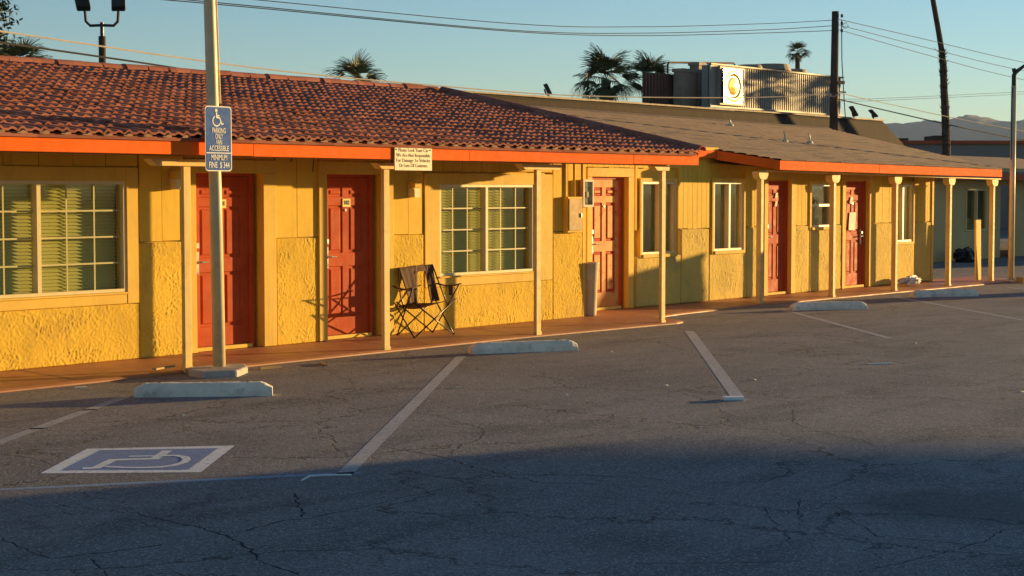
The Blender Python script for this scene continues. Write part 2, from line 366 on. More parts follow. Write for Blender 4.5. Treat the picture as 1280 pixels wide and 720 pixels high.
# ================================================================ ground
def sheet(name, poly, z, m, kind='structure'):
    return MB().add([(x, y, z) for x, y in poly], [tuple(range(len(poly)))]).build(name, m, kind=kind, fix=False)
sheet('ground', [(-9000, -9000), (9000, -9000), (9000, 9000), (-9000, 9000)], -.006, M['dirt'])
sheet('parking_lot', [(-15, -28), (75, -28), (75, 33), (44, 33), (-15, 33)], 0, M['asphalt'])
def ribbon(name, pts, w, m, z, jit=0, label=None):
    pts = [Vector(p) for p in pts]; fine = []
    if jit:
        for a, b in zip(pts[:-1], pts[1:]):
            n = max(2, int((b-a).length/.05)); nrm = Vector((-(b-a).y, (b-a).x)).normalized()
            for i in range(n): fine.append(a.lerp(b, i/n)+nrm*random.gauss(0, jit))
        fine.append(pts[-1]); pts = fine
    vs = []; fs = []
    for i, p in enumerate(pts):
        d = (pts[min(i+1, len(pts)-1)]-pts[max(i-1, 0)]).normalized(); n = Vector((-d.y, d.x))
        ww = w*(random.uniform(.25, 1.0) if jit else 1)/2
        vs += [(*(p+n*ww), z), (*(p-n*ww), z)]
    for i in range(len(pts)-1): fs.append((2*i, 2*i+1, 2*i+3, 2*i+2))
    o = MB().add(vs, fs).build(name, m, kind='structure', fix=False)
    me = o.data
    if me.polygons[0].normal.z < 0: me.flip_normals()
    return o
LZ = .0012
ribbon('parking_line', [(15.70, 13.30), (8.55, 8.30)], .115, M['line'], LZ)
ribbon('parking_line', [(10.65, 13.15), (8.08, 11.51), (5.0, 9.5)], .11, M['line'], LZ)
ribbon('parking_line', [(20.50, 13.24), (14.13, 8.58)], .13, M['line'], LZ)
ribbon('parking_line', [(25.16, 14.44), (21.10, 10.50)], .10, M['line'], LZ)
ribbon('parking_line', [(29.50, 14.60), (25.35, 10.45)], .10, M['line'], LZ)
ribbon('parking_line', [(34.0, 14.4), (30.0, 10.4)], .10, M['line'], LZ)
ribbon('blue_line', [(8.72, 8.30), (6.77, 9.65), (4.2, 11.45)], .085, M['bluewhite'], LZ)
ribbon('hatch_line', [(9.85, 12.53), (9.08, 12.93), (8.0, 13.5)], .07, M['linefaint'], LZ)
ribbon('hatch_line', [(8.80, 11.86), (8.3, 12.18), (7.4, 12.7)], .07, M['linefaint'], LZ)
# disabled bay pad
sheet('painted_pad_border', [(7.33, 9.99), (8.05, 9.17), (9.07, 9.94), (8.26, 10.68)][::-1][::-1], LZ, M['padwhite'])
sheet('painted_pad', [(7.50, 9.98), (8.07, 9.32), (8.89, 9.93), (8.27, 10.53)], 2*LZ, M['padblue'])
mk = MB()
def add_strokes(mb, pts, w, z):
    mb.add(*strip(pts, w, lambda p: (p.x, p.y, z)))
for kk_, (w_, L_) in enumerate(((.075, [(7.64, 9.93), (7.72, 9.88), (8.02, 10.08), (8.25, 9.89), (8.56, 10.12)]), (.05, [(8.2, 10.12), (8.33, 9.99)]),
               (.06, [(8.36, 9.97), (8.44, 9.88), (8.43, 9.77), (8.35, 9.66), (8.25, 9.58), (8.13, 9.54), (8.02, 9.55), (7.92, 9.62), (7.84, 9.74), (7.79, 9.87)]))):
    add_strokes(mk, L_, w_, (3+.4*kk_)*LZ)
mk.build('painted_wheelchair_symbol', M['padwhite'], kind='structure', fix=False)
# traced cracks (sunken dark joints filled with dirt)
CR = {'k1': [(7.41, 7.38), (7.8, 7.37), (8.24, 7.42), (8.68, 7.41), (9.17, 7.48)],
'k2': [(9.75, 9.48), (9.74, 9.13), (9.67, 8.63), (9.61, 8.27), (9.38, 7.84), (9.28, 7.47), (9.54, 7.12), (9.72, 6.75)],
'k3': [(11.38, 10.45), (11.39, 9.93), (11.14, 9.43), (11.02, 9.14), (10.76, 8.87), (10.41, 8.67), (10.19, 8.63), (9.65, 8.3)],
'k4': [(8.21, 8.18), (8.5, 7.97), (8.81, 7.9), (9.02, 7.77), (9.32, 7.79)],
'k5': [(5.8, 8.28), (5.68, 7.82), (5.65, 7.6), (5.77, 7.58), (5.99, 7.49), (6.25, 7.44)],
'k6': [(6.79, 8.42), (6.75, 8.14), (6.71, 7.88), (6.7, 7.62), (6.64, 7.37), (6.48, 7.02), (6.26, 6.65), (6.19, 6.32)],
'k7': [(6.81, 7.38), (7.02, 7.42), (7.18, 7.44), (7.31, 7.36), (7.55, 7.39)], 'k8': [(7.85, 8.05), (7.59, 7.75), (7.31, 7.44)],
'k9': [(7.68, 10.94), (7.72, 10.77), (7.72, 10.52), (7.6, 10.21)],
'k10': [(14.43, 10.09), (14.35, 9.58), (14.18, 8.93), (14.21, 8.35), (13.99, 7.7), (14.21, 7.31)],
'k11': [(13.68, 7.74), (12.92, 7.31), (12.57, 6.92), (12.45, 6.66), (12.3, 6.36), (12.08, 6.13)],
'k12': [(9.73, 6.62), (9.85, 6.2), (10.1, 5.93), (10.66, 6.03), (10.8, 5.71), (11.36, 5.61)],
'k13': [(9.26, 5.44), (8.83, 5.1), (8.46, 4.78)], 'k14': [(9.41, 5.03), (9.14, 4.72), (8.92, 4.5), (8.97, 4.15), (9.09, 3.72)],
'k15': [(7.43, 5.19), (7.64, 4.93), (7.86, 4.69), (8.05, 4.5)], 'k16': [(8.01, 4.14), (8.49, 4.04), (9.12, 3.96), (9.54, 4.02)],
'k17': [(16.09, 8.33), (16.17, 7.72), (16.44, 7.26), (17.9, 7.39)], 'k18': [(15.31, 7.13), (15.17, 6.62), (15.16, 6.22)],
'k19': [(9.65, 5.42), (8.93, 4.99)], 'k20': [(5.77, 7.45), (5.64, 7.18), (5.57, 7.05)], 'k21': [(6.71, 9.03), (6.65, 8.76), (6.7, 8.61)]}
for k, L_ in CR.items(): ribbon('asphalt_crack', L_, .022 if k in ('k6', 'k5', 'k2', 'k7', 'k8') else .014, M['crack'], .0007, .010)
# walkways with a rounded end at the bay corner
wk = [(-6, 14.32), (4, 14.33), (12, 14.30), (18, 14.28), (21.0, 14.10), (21.45, 14.06), (21.7, 14.12), (21.85, 14.35), (21.9, 14.6), (22.1, 14.85), (22.6, 15.0), (23.2, 15.08), (25, 15.18), (28, 15.18), (34.9, 15.0), (36.3, 14.85), (36.3, 15.9), (34.2, 16.05), (-6, 16.05)]
fr_ = wk[:16]; V = []; F = []
for x, y in fr_: V += [(x, y, -.05), (x, y, .016), (x, y+.03, .034), (x if x < 20.9 else max(x, 20.95)+.3*(1 if x < 22.6 else 0), min(16.04, y+1.2), .085), (x if x < 20.9 else max(x, 20.95)+.3*(1 if x < 22.6 else 0), 16.05, .085)]
for i in range(len(fr_)-1):
    for j in range(4): F.append((5*i+j, 5*i+5+j, 5*i+6+j, 5*i+1+j))
F.append(tuple(5*(len(fr_)-1)+j for j in range(5)))
MB().add(V, F).build('walkway', M['walk'], kind='structure', fix=True)
for a in (8.6, 11.0, 13.4, 15.8, 18.2, 20.6):
    MB().add([(a, 14.36, .0465), (a+.014, 14.36, .0465), (a+.014, 15.35, .0800), (a, 15.35, .0800)], [(0, 1, 2, 3)]).build('walkway_joint', M['crack'], kind='structure', fix=False)

# ================================================================ motel buildings
YF = 15.35; YB = 15.9; ZW = .085
def wall_pieces(b, X0, X1, Y, ztop, ops, split, step=.30, sub=None, cell=.012, small=False):
    """backing wall with openings, stucco panels below the split, board siding above"""
    ops = sorted(ops); xs = X0; mb = MB()
    spans = []
    for (a, c, z0, z1, kind) in ops:
        spans.append((xs, a)); xs = c
        if z0 > ZW+.1: mb.box(a, c, Y+.045, Y+.16, 0, z0)
        mb.box(a, c, Y+.045, Y+.16, z1, ztop)
    spans.append((xs, X1))
    for a, c in spans: mb.box(a, c, Y+.045, Y+.16, 0, ztop)
    mb.build('wall', M['siding'], b)
    return spans
def stucco(b, x0, x1, z0, z1, Y, cell=.011, amp=.0058):
    nx = max(3, int((x1-x0)/cell)); nz = max(3, int((z1-z0)/cell))
    X, Z = np.meshgrid(np.linspace(x0, x1, nx), np.linspace(z0, z1, nz))
    wx = pn(X*6+3, Z*6+8)*.9; wz = pn(X*6+40, Z*6+20)*.9
    a = pn(X*24+wx*1.9+5, Z*18+wz*1.9+9); c = pn(X*37+wz*2.3+50, Z*31+wx*2.3+33); d = pn(X*3.1+7, Z*3.1+2)
    ridge = np.exp(-(a/.085)**2)*(.5+np.clip(d*2+.3, 0, 1)) + .55*np.exp(-(c/.10)**2)*np.clip(.6-d*1.5, 0, 1)
    flat = .6*pn(X*48, Z*48) + .5*pn(X*9, Z*9)
    hgt = amp*(ridge*.9 + flat*.6)
    V = np.stack([X, Y-.012-hgt, Z], -1)
    # closed rim pushed back to the wall
    V[0, :, 1] = V[-1, :, 1] = Y+.045; V[:, 0, 1] = V[:, -1, 1] = Y+.045
    return grid_obj('stucco_panel', V.reshape(-1, 3), nx, nz, M['stucco' if Y < 15.6 else 'stuccopale'], b)
def boards(b, x0, x1, z0, z1, Y, w, single=True):
    n = max(1, round((x1-x0)/w)); w = (x1-x0)/n; mb = MB()
    for i in range(n):
        xa = x0+i*w+.004; xb = x0+(i+1)*w-.004; dy = random.uniform(0, .003)
        q = MB() if single else mb
        q.box(xa, xb, Y-.004-dy, Y+.046, z0+random.uniform(-.006, .006), z1)
        if single: q.build('siding_board', M['siding'], b)
    if not single: mb.build('siding_boards', M['siding'], b, kind='stuff')
def trim(b, x0, x1, z0, z1, y0, y1, name='trim_board', m='trim'):
    return B(x0, x1, y0, y1, z0, z1).build(name, M[m], b, bevel=.004)
def door_leaf(w, h):
    """six panel door facing -Y, x 0..w, z 0..h, face at y=0"""
    mb = MB(); mg = .115*w/.9; mid = .10
    pw = (w-2*mg-mid)/2; cols = [(mg, mg+pw), (mg+pw+mid, w-mg)]
    rows = [(.22, .86), (1.02, 1.62), (1.72, h-.12)]
    xs = [0, cols[0][0], cols[0][1], cols[1][0], cols[1][1], w]; zs = [0, rows[0][0], rows[0][1], rows[1][0], rows[1][1], rows[2][0], rows[2][1], h]
    def q(x0, x1, z0, z1, y): mb.add([(x0, y, z0), (x1, y, z0), (x1, y, z1), (x0, y, z1)], [(0, 1, 2, 3)])
    for i in range(5):
        for j in range(7):
            if i in (1, 3) and j in (1, 3, 5):
                x0, x1, z0, z1 = xs[i], xs[i+1], zs[j], zs[j+1]
                rings = [(0, 0), (.012, .012), (.030, .012), (.052, .001)]
                for (a, ya), (c, yc) in zip(rings[:-1], rings[1:]):
                    o = [(x0+a, ya, z0+a), (x1-a, ya, z0+a), (x1-a, ya, z1-a), (x0+a, ya, z1-a)]
                    n = [(x0+c, yc, z0+c), (x1-c, yc, z0+c), (x1-c, yc, z1-c), (x0+c, yc, z1-c)]
                    mb.add(o+n, [(0, 1, 5, 4), (1, 2, 6, 5), (2, 3, 7, 6), (3, 0, 4, 7)])
                q(x0+.052, x1-.052, z0+.052, z1-.052, .001)
            else: q(xs[i], xs[i+1], zs[j], zs[j+1], 0)
    mb.box(0, w, .0125, .045, 0, h)
    return mb
def door(b, x0, x1, Y, z1, num=None, rec=.08, frame_r=.07, hx=.07, lever=True, papers=()):
    """leaf between x0 and x1 with a red jamb on its right"""
    w = x1-x0; z0 = ZW+.05; yd = Y+rec
    d = door_leaf(w, z1-z0-.02).build('door', M['door'], b, loc=(x0, yd, z0), fix=False)
    B(x0-.03, x0-.004, yd-.02, yd+.05, ZW, z1+.03).build('door_jamb', M['door'], b)
    B(x1+.004, x1+frame_r, yd-.025, yd+.05, ZW, z1+.03).build('door_jamb', M['door'], b)
    B(x0-.004, x1+.004, yd-.02, yd+.05, z1-.015, z1+.03).build('door_jamb', M['door'], b)
    B(x0, x1, yd-.06, yd+.05, ZW, z0-.006).build('threshold', M['trim'], b, bevel=.006)
    if lever:
        h = MB().box(hx-.028, hx+.028, -.012, .002, .84, 1.10).box(hx-.02, hx+.02, -.03, -.012, 1.14, 1.20)
        h.tube([(hx, -.012, .98), (hx, -.055, .98), (hx+.03, -.062, .98), (hx+.125, -.055, .975)], .011, 8).build('handle', M['brass'], d)
    else:
        h = MB().box(w-hx-.028, w-hx+.028, -.012, .002, .78, 1.06)
        h.tube([(w-hx, -.012, .93), (w-hx, -.06, .93), (w-hx-.11, -.055, .925)], .012, 8).tube([(w-hx, -.0, 1.0), (w-hx, -.045, 1.0)], .022, 10).build('handle', M['brass'], d)
    MB().tube([(w*.5, .004, 1.56), (w*.5, -.01, 1.56)], .018, 12).build('peephole', M['brass'], d)
    if num:
        p = B(w*.5-.055, w*.5+.085, -.010, .0005, 1.60, 1.70).build('number_plate', M['plate'], d)
        t = text(num, .075, M['letterdark'], 'door_number', d, FACE(w*.5+.015, -.0125, 1.65), off=.001); 
    for (a, c, s, r_) in papers:
        q = MB(); n = 4; V = [(a+s*(i/n-.5)+.01*j, -.018-.012*random.random()*(j == 0), c+s*1.3*(j/n-.5)) for j in range(n+1) for i in range(n+1)]
        q.add(V, [(j*(n+1)+i, j*(n+1)+i+1, (j+1)*(n+1)+i+1, (j+1)*(n+1)+i) for j in range(n) for i in range(n)])
        o = q.build('paper_notice', M['paper'], d, fix=False)
        so_ = o.modifiers.new('t', 'SOLIDIFY'); so_.thickness = .003
    return d
def window(b, x0, x1, z0, z1, Y, mull=None, nx=0, nz=4, rec=.05, blinds=True, dh=False, fw=.035, grid_left=False):
    f = MB(); y0, y1 = Y-.012, Y+rec+.03
    f.box(x0, x0+fw, y0, y1, z0, z1).box(x1-fw, x1, y0, y1, z0, z1).box(x0+fw, x1-fw, y0, y1, z0, z0+fw).box(x0+fw, x1-fw, y0, y1, z1-fw, z1)
    if mull: f.box(mull-.025, mull+.025, y0-.008, y1, z0+fw, z1-fw)
    if dh: f.box(x0+fw, x1-fw, y0, y1, dh-.022, dh+.022)
    w = f.build('window', M['frame'], b)
    gy = Y+rec
    if dh: ps = [(x0+fw, x1-fw, z0+fw, dh-.022), (x0+fw, x1-fw, dh+.022, z1-fw)]
    elif mull: ps = [(x0+fw, mull-.025, z0+fw, z1-fw), (mull+.025, x1-fw, z0+fw, z1-fw)]
    else: ps = [(x0+fw, x1-fw, z0+fw, z1-fw)]
    for k, (a, c, e, g) in enumerate(ps):
        B(a, c, gy-.002+.012*(k == 0), gy+.002+.012*(k == 0), e, g).build('pane', M['glass'], w)
        if nx:
            yy = gy-.016+.022*(k == 0)
            for i in range(1, nx): xx = a+(c-a)*i/nx; B(xx-.009, xx+.009, yy-.004, yy+.006, e, g).build('muntin', M['muntin'], w)
            for j in range(1, nz): zz = e+(g-e)*j/nz; B(a, c, yy-.006, yy+.003, zz-.009, zz+.009).build('muntin', M['muntin'], w)
    if blinds:
        s = MB(); yb = gy+.11; z = z0+.03
        while z < z1-.02:
            s.add([(x0+.02, yb-.020, z-.018), (x1-.02, yb-.020, z-.018), (x1-.02, yb+.010, z+.018), (x0+.02, yb+.010, z+.018)], [(0, 1, 2, 3)]); z += .038
        s.build('blind_slats', M['blind'], w, kind='stuff', fix=False)
        B(x0+.02, x1-.02, yb-.03, yb+.03, z1-.05, z1-.01).build('blind_rail', M['blind'], w)
    else:
        # hanging curtain with folds
        n = int((x1-x0)/.02); V = []; 
        for i in range(n+1):
            xx = x0+.02+(x1-x0-.04)*i/n; yy = gy+.10+.022*math.sin(xx*52)
            V += [(xx, yy, z0+.01), (xx, yy, z1-.01)]
        MB().add(V, [(2*i, 2*i+2, 2*i+3, 2*i+1) for i in range(n)]).build('curtain', M['curtain'], w, smooth=True, fix=False)
    return w

# ---- front building with the tile roof
A = empty('motel_building', (12, YF, 0), 'yellow motel wing with red clay tile roof and orange fascia, nearest the camera', 'motel')
def P0(o): return o
class Shift:  # parts are modelled in place; parents stand at the building's base
    pass
def root_fix(root):
    inv = Matrix.Translation(root.location).inverted()
    for ch in root.children: ch.matrix_parent_inverse = inv
ops = [(10.13, 12.43, .83, 2.04, 'w'), (13.42, 14.46, 0, 2.14, 'd'), (15.53, 16.53, 0, 2.14, 'd'), (17.66, 19.70, .80, 2.02, 'w')]
wall_pieces(A, 6.0, 20.86, YF, 2.62, ops, 1.37)
# stucco
for (a, c, z1) in ((6.0, 10.0, 1.37), (10.0, 12.60, .70), (12.60, 13.26, 1.37), (14.68, 15.40, 1.37), (16.74, 17.34, 1.37), (17.34, 20.14, .66), (20.14, 20.86, 1.345)):
    stucco(A, a, c, ZW-.01, z1, YF)
for (a, c, z0) in ((6.0, 9.98, 1.372), (12.62, 13.26, 1.372), (14.68, 15.40, 1.372), (16.76, 17.34, 1.372), (20.16, 20.86, 1.347)):
    boards(A, a, c, z0, 2.60, YF, .31)
for (a, c) in ((10.0, 12.6), (17.34, 20.14)): boards(A, a, c, 2.20, 2.60, YF, .42)
boards(A, 13.28, 14.66, 2.30, 2.60, YF, .46); boards(A, 15.42, 16.72, 2.30, 2.60, YF, .43)
# window casings
for (x0, x1, z0, z1, wl, wr, wb) in ((10.13, 12.43, .83, 2.04, .12, .16, .13), (17.66, 19.70, .80, 2.02, .30, .42, .14)):
    trim(A, x0-wl, x0-.002, z0-wb, z1+.15, YF-.022, YF+.045); trim(A, x1+.002, x1+wr, z0-wb, z1+.15, YF-.024, YF+.045)
    trim(A, x0, x1, z0-wb, z0-.025, YF-.020, YF+.045); trim(A, x0, x1, z1+.002, z1+.15, YF-.021, YF+.045)
    trim(A, x0-.03, x1+.03, z0-.024, z0-.002, YF-.045, YF+.045, 'window_sill')
window(A, 10.13, 12.43, .83, 2.04, YF, 11.28, 3, 4)
window(A, 17.66, 19.70, .80, 2.02, YF, 18.64, 3, 4)
# door casings
for (x0, x1) in ((13.42, 14.46), (15.53, 16.53)):
    trim(A, x0-.14, x0-.002, ZW, 2.14, YF-.035, YF+.16); trim(A, x1+.002, x1+.205, ZW, 2.14, YF-.035, YF+.16)
    trim(A, x0-.14, x1+.205, 2.142, 2.295, YF-.036, YF+.045)
door(A, 13.46, 14.34, YF, 2.12, '101', rec=.10)
door(A, 15.57, 16.40, YF, 2.12, '102', rec=.10)
# end corner, rear, ceiling of the block
B(20.861, 20.93, YF-.018, YB+.2, 0, 2.62).build('corner_board', M['trim'], A)
MB().box(6, 21.0, 22.3, 22.45, 0, 2.9).box(6, 6.12, YF+.16, 22.3, 0, 2.9).box(20.9, 21.0, YB+.2, 22.3, 0, 2.9).box(6.12, 20.9, YF+.162, 22.3, 2.60, 2.64).build('rear_wall', M['siding'], A)
B(6.12, 20.9, YF+1.6, YF+1.7, .0, 2.6).build('dark_room_backing', M['dark'], A)  # near-black sheet standing in for the darkness inside
# posts with T headers
def post(b, x, y, h, w=.10, left=.40, right=.40, hdr=.07, lobed=False):
    dp_ = w/2 if lobed else .025
    p = MB().box(x-w/2, x+w/2, y-dp_, y+dp_, .02, h)
    o = p.build('porch_post', M['post'], b, bevel=.006)
    B(x-w/2-.006, x+w/2+.006, y-dp_-.008, y+dp_+.006, .0, .07).build('post_base', M['post'], b, bevel=.004)
    if lobed:
        MB().prism([(x-.15, h), (x-.15, h-.06), (x-.11, h-.115), (x-.06, h-.135), (x+.06, h-.135), (x+.11, h-.115), (x+.15, h-.06), (x+.15, h)], y-w/2-.022, y+w/2+.022, 'y').build('post_bracket', M['post'], b)
    else:
        MB().prism([(x-left, h), (x-left+.09, h-hdr), (x+right-.09*(right > .2), h-hdr), (x+right, h)], y-dp_-.03, y+dp_+.03, 'y').build('post_bracket', M['post'], b)
    return o
for x, y, h, l_, r_ in ((9.42, 14.33, 2.26, .5, .55), (12.40, 14.32, 2.265, .52, .42), (15.52, 14.34, 2.265, .20, .45), (18.44, 14.30, 2.285, .42, .50), (21.20, 14.16, 2.295, .30, .10)):
    post(A, x, y, h, .10, l_, r_)
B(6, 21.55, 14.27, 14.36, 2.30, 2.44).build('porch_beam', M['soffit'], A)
# roof of tiles
SL = math.atan(.209); YE, ZE = 13.90, 2.485; CA, SA = math.cos(SL), math.sin(SL); RIDGE = 19.0
RX0, RX1 = 6.0, 21.75
def rp(x, s, n=0): return (x, YE+s*CA-n*SA, ZE+s*SA+n*CA)   # a point on the slope: s up the slope, n off it
LEN = (RIDGE-YE)/CA
dk = MB().add([rp(RX0, .03, -.012), rp(RX1, .03, -.012), rp(RX1, LEN, -.012), rp(RX0, LEN, -.012), rp(RX0, .03, -.05), rp(RX1, .03, -.05), rp(RX1, LEN, -.05), rp(RX0, LEN, -.05)],
    [(0, 1, 2, 3), (7, 6, 5, 4), (0, 4, 5, 1), (1, 5, 6, 2), (2, 6, 7, 3), (3, 7, 4, 0)])
zr = ZE+LEN*SA
dk.add([(RX0, RIDGE, zr-.02), (RX1, RIDGE, zr-.02), (RX1, 24.1, ZE), (RX0, 24.1, ZE)], [(0, 1, 2, 3)])
roof = dk.build('roof', M['tile'], A)
fx = [RX0, 9.35, 13.05, 16.65, 20.2, RX1+.12]
for i in range(5):
    dz = random.uniform(-.005, .004); B(fx[i]+.002, fx[i+1]-.002, 13.970+random.uniform(0, .004), 14.01, 2.305+dz, 2.475).build('fascia_board', M['fascia'], A, bevel=.004)
# rake board up the right edge
MB().add([rp(RX1+.09, .06, -.01), rp(RX1+.13, .06, -.01), rp(RX1+.13, LEN, -.01), rp(RX1+.09, LEN, -.01), rp(RX1+.09, .06, -.19), rp(RX1+.13, .06, -.19), rp(RX1+.13, LEN, -.19), rp(RX1+.09, LEN, -.19)],
    [(0, 1, 2, 3), (7, 6, 5, 4), (0, 4, 5, 1), (1, 5, 6, 2), (2, 6, 7, 3), (3, 7, 4, 0)]).build('rake_board', M['fascia'], A)
# sloping soffit boards under the eave
for i in range(6):
    s0 = .12+i*.245
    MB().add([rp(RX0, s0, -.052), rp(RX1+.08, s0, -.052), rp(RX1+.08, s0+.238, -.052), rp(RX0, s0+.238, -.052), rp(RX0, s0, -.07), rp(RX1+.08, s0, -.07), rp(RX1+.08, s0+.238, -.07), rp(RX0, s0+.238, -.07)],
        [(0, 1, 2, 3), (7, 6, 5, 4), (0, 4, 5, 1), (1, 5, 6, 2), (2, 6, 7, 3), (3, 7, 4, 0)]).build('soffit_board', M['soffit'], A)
TW = .25; EXP = .2893; NR = 18
def tile_geo():
    # double roman profile: a tall roll, a flat pan, a lower roll, a flat pan
    U = (0, .07, .15, .23, .31, .52, .60, .68, .76, .88, 1); Z = (.002, .019, .027, .019, 0, 0, .014, .019, .014, 0, 0)
    prof = [(u*(TW+.015), z+.016) for u, z in zip(U, Z)]
    vs = []; n = len(prof)
    for (x, z) in prof: vs.append((x, 0, z+.018))       # front lip top
    for (x, z) in prof: vs.append((x, .35, z-.012))     # back top
    for (x, z) in prof: vs.append((x, 0, z-.006))       # front lip bottom
    fs = [(i, i+1, n+i+1, n+i) for i in range(n-1)] + [(2*n+i, 2*n+i+1, i+1, i) for i in range(n-1)]
    return vs, fs
tv, tf = tile_geo()
me_tile = MB().add(tv, tf).mesh('roof_tile', M['tile'], fix=False)
me_tile.polygons.foreach_set('use_smooth', [i < 10 for i in range(len(me_tile.polygons))])
nc = int((RX1-RX0)/TW); cells = []
for r_ in range(NR):
    for c_ in range(nc):
        x = RX0+c_*TW; s_ = r_*EXP-.02; p = Vector(rp(x, s_, 0)); d = p-Vector((0, 0, EYE)); fwd = d.dot(FW)
        px = 640+FPX*d.dot(RT)/fwd; cells.append((0 if -30 < px < 1280 else 1, fwd, r_, c_))
cells.sort(); rest = MB()
for k, (o_, _, r_, c_) in enumerate(cells):
    x = RX0+c_*TW+random.uniform(-.006, .006); s_ = r_*EXP-.02+random.uniform(-.012, .012); n_ = random.uniform(0, .006)
    if r_ == 0: s_ = -.02
    yaw = random.gauss(0, .022)
    R = Matrix.Rotation(SL, 4, 'X') @ Matrix.Rotation(yaw, 4, 'Z') @ Matrix.Rotation(random.gauss(0, .018), 4, 'Y')
    T = Matrix.Translation(rp(x, s_, n_)) @ R
    if k < 300:
        t = bpy.data.objects.new('roof_tile', me_tile); COL.objects.link(t); t.parent = roof; t.matrix_local = T
    else: rest.add([T @ Vector(v) for v in tv], tf)
rt_ = rest.build('roof_tiles_beyond', M['tile'], roof, kind='stuff', fix=False)
# mortar plugs under the first course
mp = MB()
for c_ in range(nc): mp.add([rp(RX0+c_*TW+.01+.014*i, .01, -.012) for i in range(9)]+[rp(RX0+c_*TW+.01+.014*i, .01, .012+.042*math.sin(math.pi*i/8)) for i in range(9)], [(i, i+1, 10+i, 9+i) for i in range(8)])
mp.build('mortar_plugs', M['mortar'], roof, kind='stuff', fix=False)
# cap tiles: ridge and rake
def cap_geo(L=.42, r0=.105, r1=.085, n=7):
    vs = []; 
    for (y, r) in ((0, r0), (L, r1)):
        for k in range(n+1):
            a = math.pi*k/n; vs.append((math.cos(a)*r, y, math.sin(a)*r*.8))
    for k in range(n+1):
        a = math.pi*k/n; vs.append((math.cos(a)*(r0-.016), 0, math.sin(a)*(r0-.016)*.8))
    fs = [(k+1, k, n+1+k, n+2+k) for k in range(n)] + [(2*n+2+k, k, k+1, 2*n+3+k) for k in range(n)]
    m_ = MB().add(vs, fs).mesh('cap_tile', M['tile'], smooth=False, fix=False); return m_
me_cap = cap_geo()
x = RX0
while x < RX1:
    t = bpy.data.objects.new('ridge_tile', me_cap); COL.objects.link(t); t.parent = roof
    t.matrix_local = Matrix.Translation((x, RIDGE+random.uniform(-.01, .01), zr+.005+random.uniform(0, .012))) @ Matrix.Rotation(-math.pi/2+random.gauss(0, .015), 4, 'Z') @ Matrix.Rotation(random.gauss(0.03, .008), 4, 'X')
    x += .375
for k in range(int(LEN/.36)):
    t = bpy.data.objects.new('rake_tile', me_cap); COL.objects.link(t); t.parent = roof
    t.matrix_local = Matrix.Translation(rp(RX1+.06+random.uniform(-.012, .012), k*.36-.02, .03)) @ Matrix.Rotation(SL+.03, 4, 'X') @ Matrix.Rotation(random.gauss(0, .02), 4, 'Z')
# ---- building with grey shingle roof
Bd = empty('motel_building', (27, YB, 0), 'yellow motel wing with grey shingle roof and board siding, set back beyond the tiled wing', 'motel')
ops = [(21.84, 22.80, 0, 2.15, 'd'), (23.20, 24.15, .92, 2.08, 'w'), (25.34, 26.29, .92, 2.09, 'w'), (27.12, 27.93, 0, 2.12, 'd'), (28.68, 29.45, 1.27, 2.06, 'w'), (30.0, 30.95, 0, 2.12, 'd'), (32.05, 32.86, .92, 2.06, 'w')]
wall_pieces(Bd, 21.02, 33.72, YB, 2.57, ops, 1.31)
for (a, c, z1) in ((21.06, 21.58, 1.31), (23.04, 24.34, .90), (24.34, 25.20, 1.31), (25.20, 26.42, .90), (26.42, 27.0, 1.31), (28.08, 28.62, 1.31), (28.62, 29.52, 1.22), (29.52, 29.86, 1.31), (31.1, 31.98, 1.31), (31.98, 32.94, .90), (32.94, 33.72, 1.31)):
    stucco(Bd, a, c, ZW-.01, z1, YB, cell=.017, amp=.0075)
for (a, c) in ((21.06, 21.58), (23.03, 23.10), (24.27, 25.26), (26.38, 27.0), (28.08, 28.62), (29.52, 29.86), (31.1, 31.98), (32.94, 33.72)):
    boards(Bd, a, c, 1.313, 2.56, YB, .145, single=False)
for (a, c) in ((23.10, 24.27), (25.26, 26.38), (28.62, 29.52), (31.98, 32.94), (21.6, 23.0), (27.02, 28.06), (29.88, 31.08)):
    boards(Bd, a, c, 2.30, 2.56, YB, .145, single=False)
for (x0, x1, z0, z1) in ((23.20, 24.15, .92, 2.08), (25.34, 26.29, .92, 2.09), (28.68, 29.45, 1.27, 2.06), (32.05, 32.86, .92, 2.06)):
    trim(Bd, x0-.065, x0-.002, z0-.055, z1+.06, YB-.03, YB+.045); trim(Bd, x1+.002, x1+.06, z0-.055, z1+.06, YB-.032, YB+.045)
    trim(Bd, x0, x1, z0-.055, z0-.002, YB-.05, YB+.045, 'window_sill'); trim(Bd, x0, x1, z1+.002, z1+.06, YB-.029, YB+.045)
window(Bd, 23.20, 24.15, .92, 2.08, YB, 23.72, blinds=False); window(Bd, 25.34, 26.29, .92, 2.09, YB, 25.84, blinds=False)
window(Bd, 28.68, 29.45, 1.27, 2.06, YB, dh=1.67, blinds=False); window(Bd, 32.05, 32.86, .92, 2.06, YB, 32.42, blinds=False)
for (x0, x1) in ((21.84, 22.80), (27.12, 27.93), (30.0, 30.95)):
    trim(Bd, x0-.13, x0-.002, ZW, 2.15, YB-.03, YB+.16); trim(Bd, x1+.002, x1+.15, ZW, 2.15, YB-.035, YB+.16)
    trim(Bd, x0-.13, x1+.15, 2.152, 2.29, YB-.036, YB+.045)
d104 = door(Bd, 21.88, 22.68, YB, 2.13, None, rec=.07)
me_ = d104.data; me_.materials.clear(); me_.materials.append(M['peelglare']); me_.materials.append(M['door'])
for p_ in me_.polygons:
    if abs(p_.normal.x)+abs(p_.normal.z) > .15 or (p_.center.y > .006 and p_.center.y < .0124): p_.material_index = 1
tag(d104, 'peeling door, its orange and cream tones painted to carry sun glare')
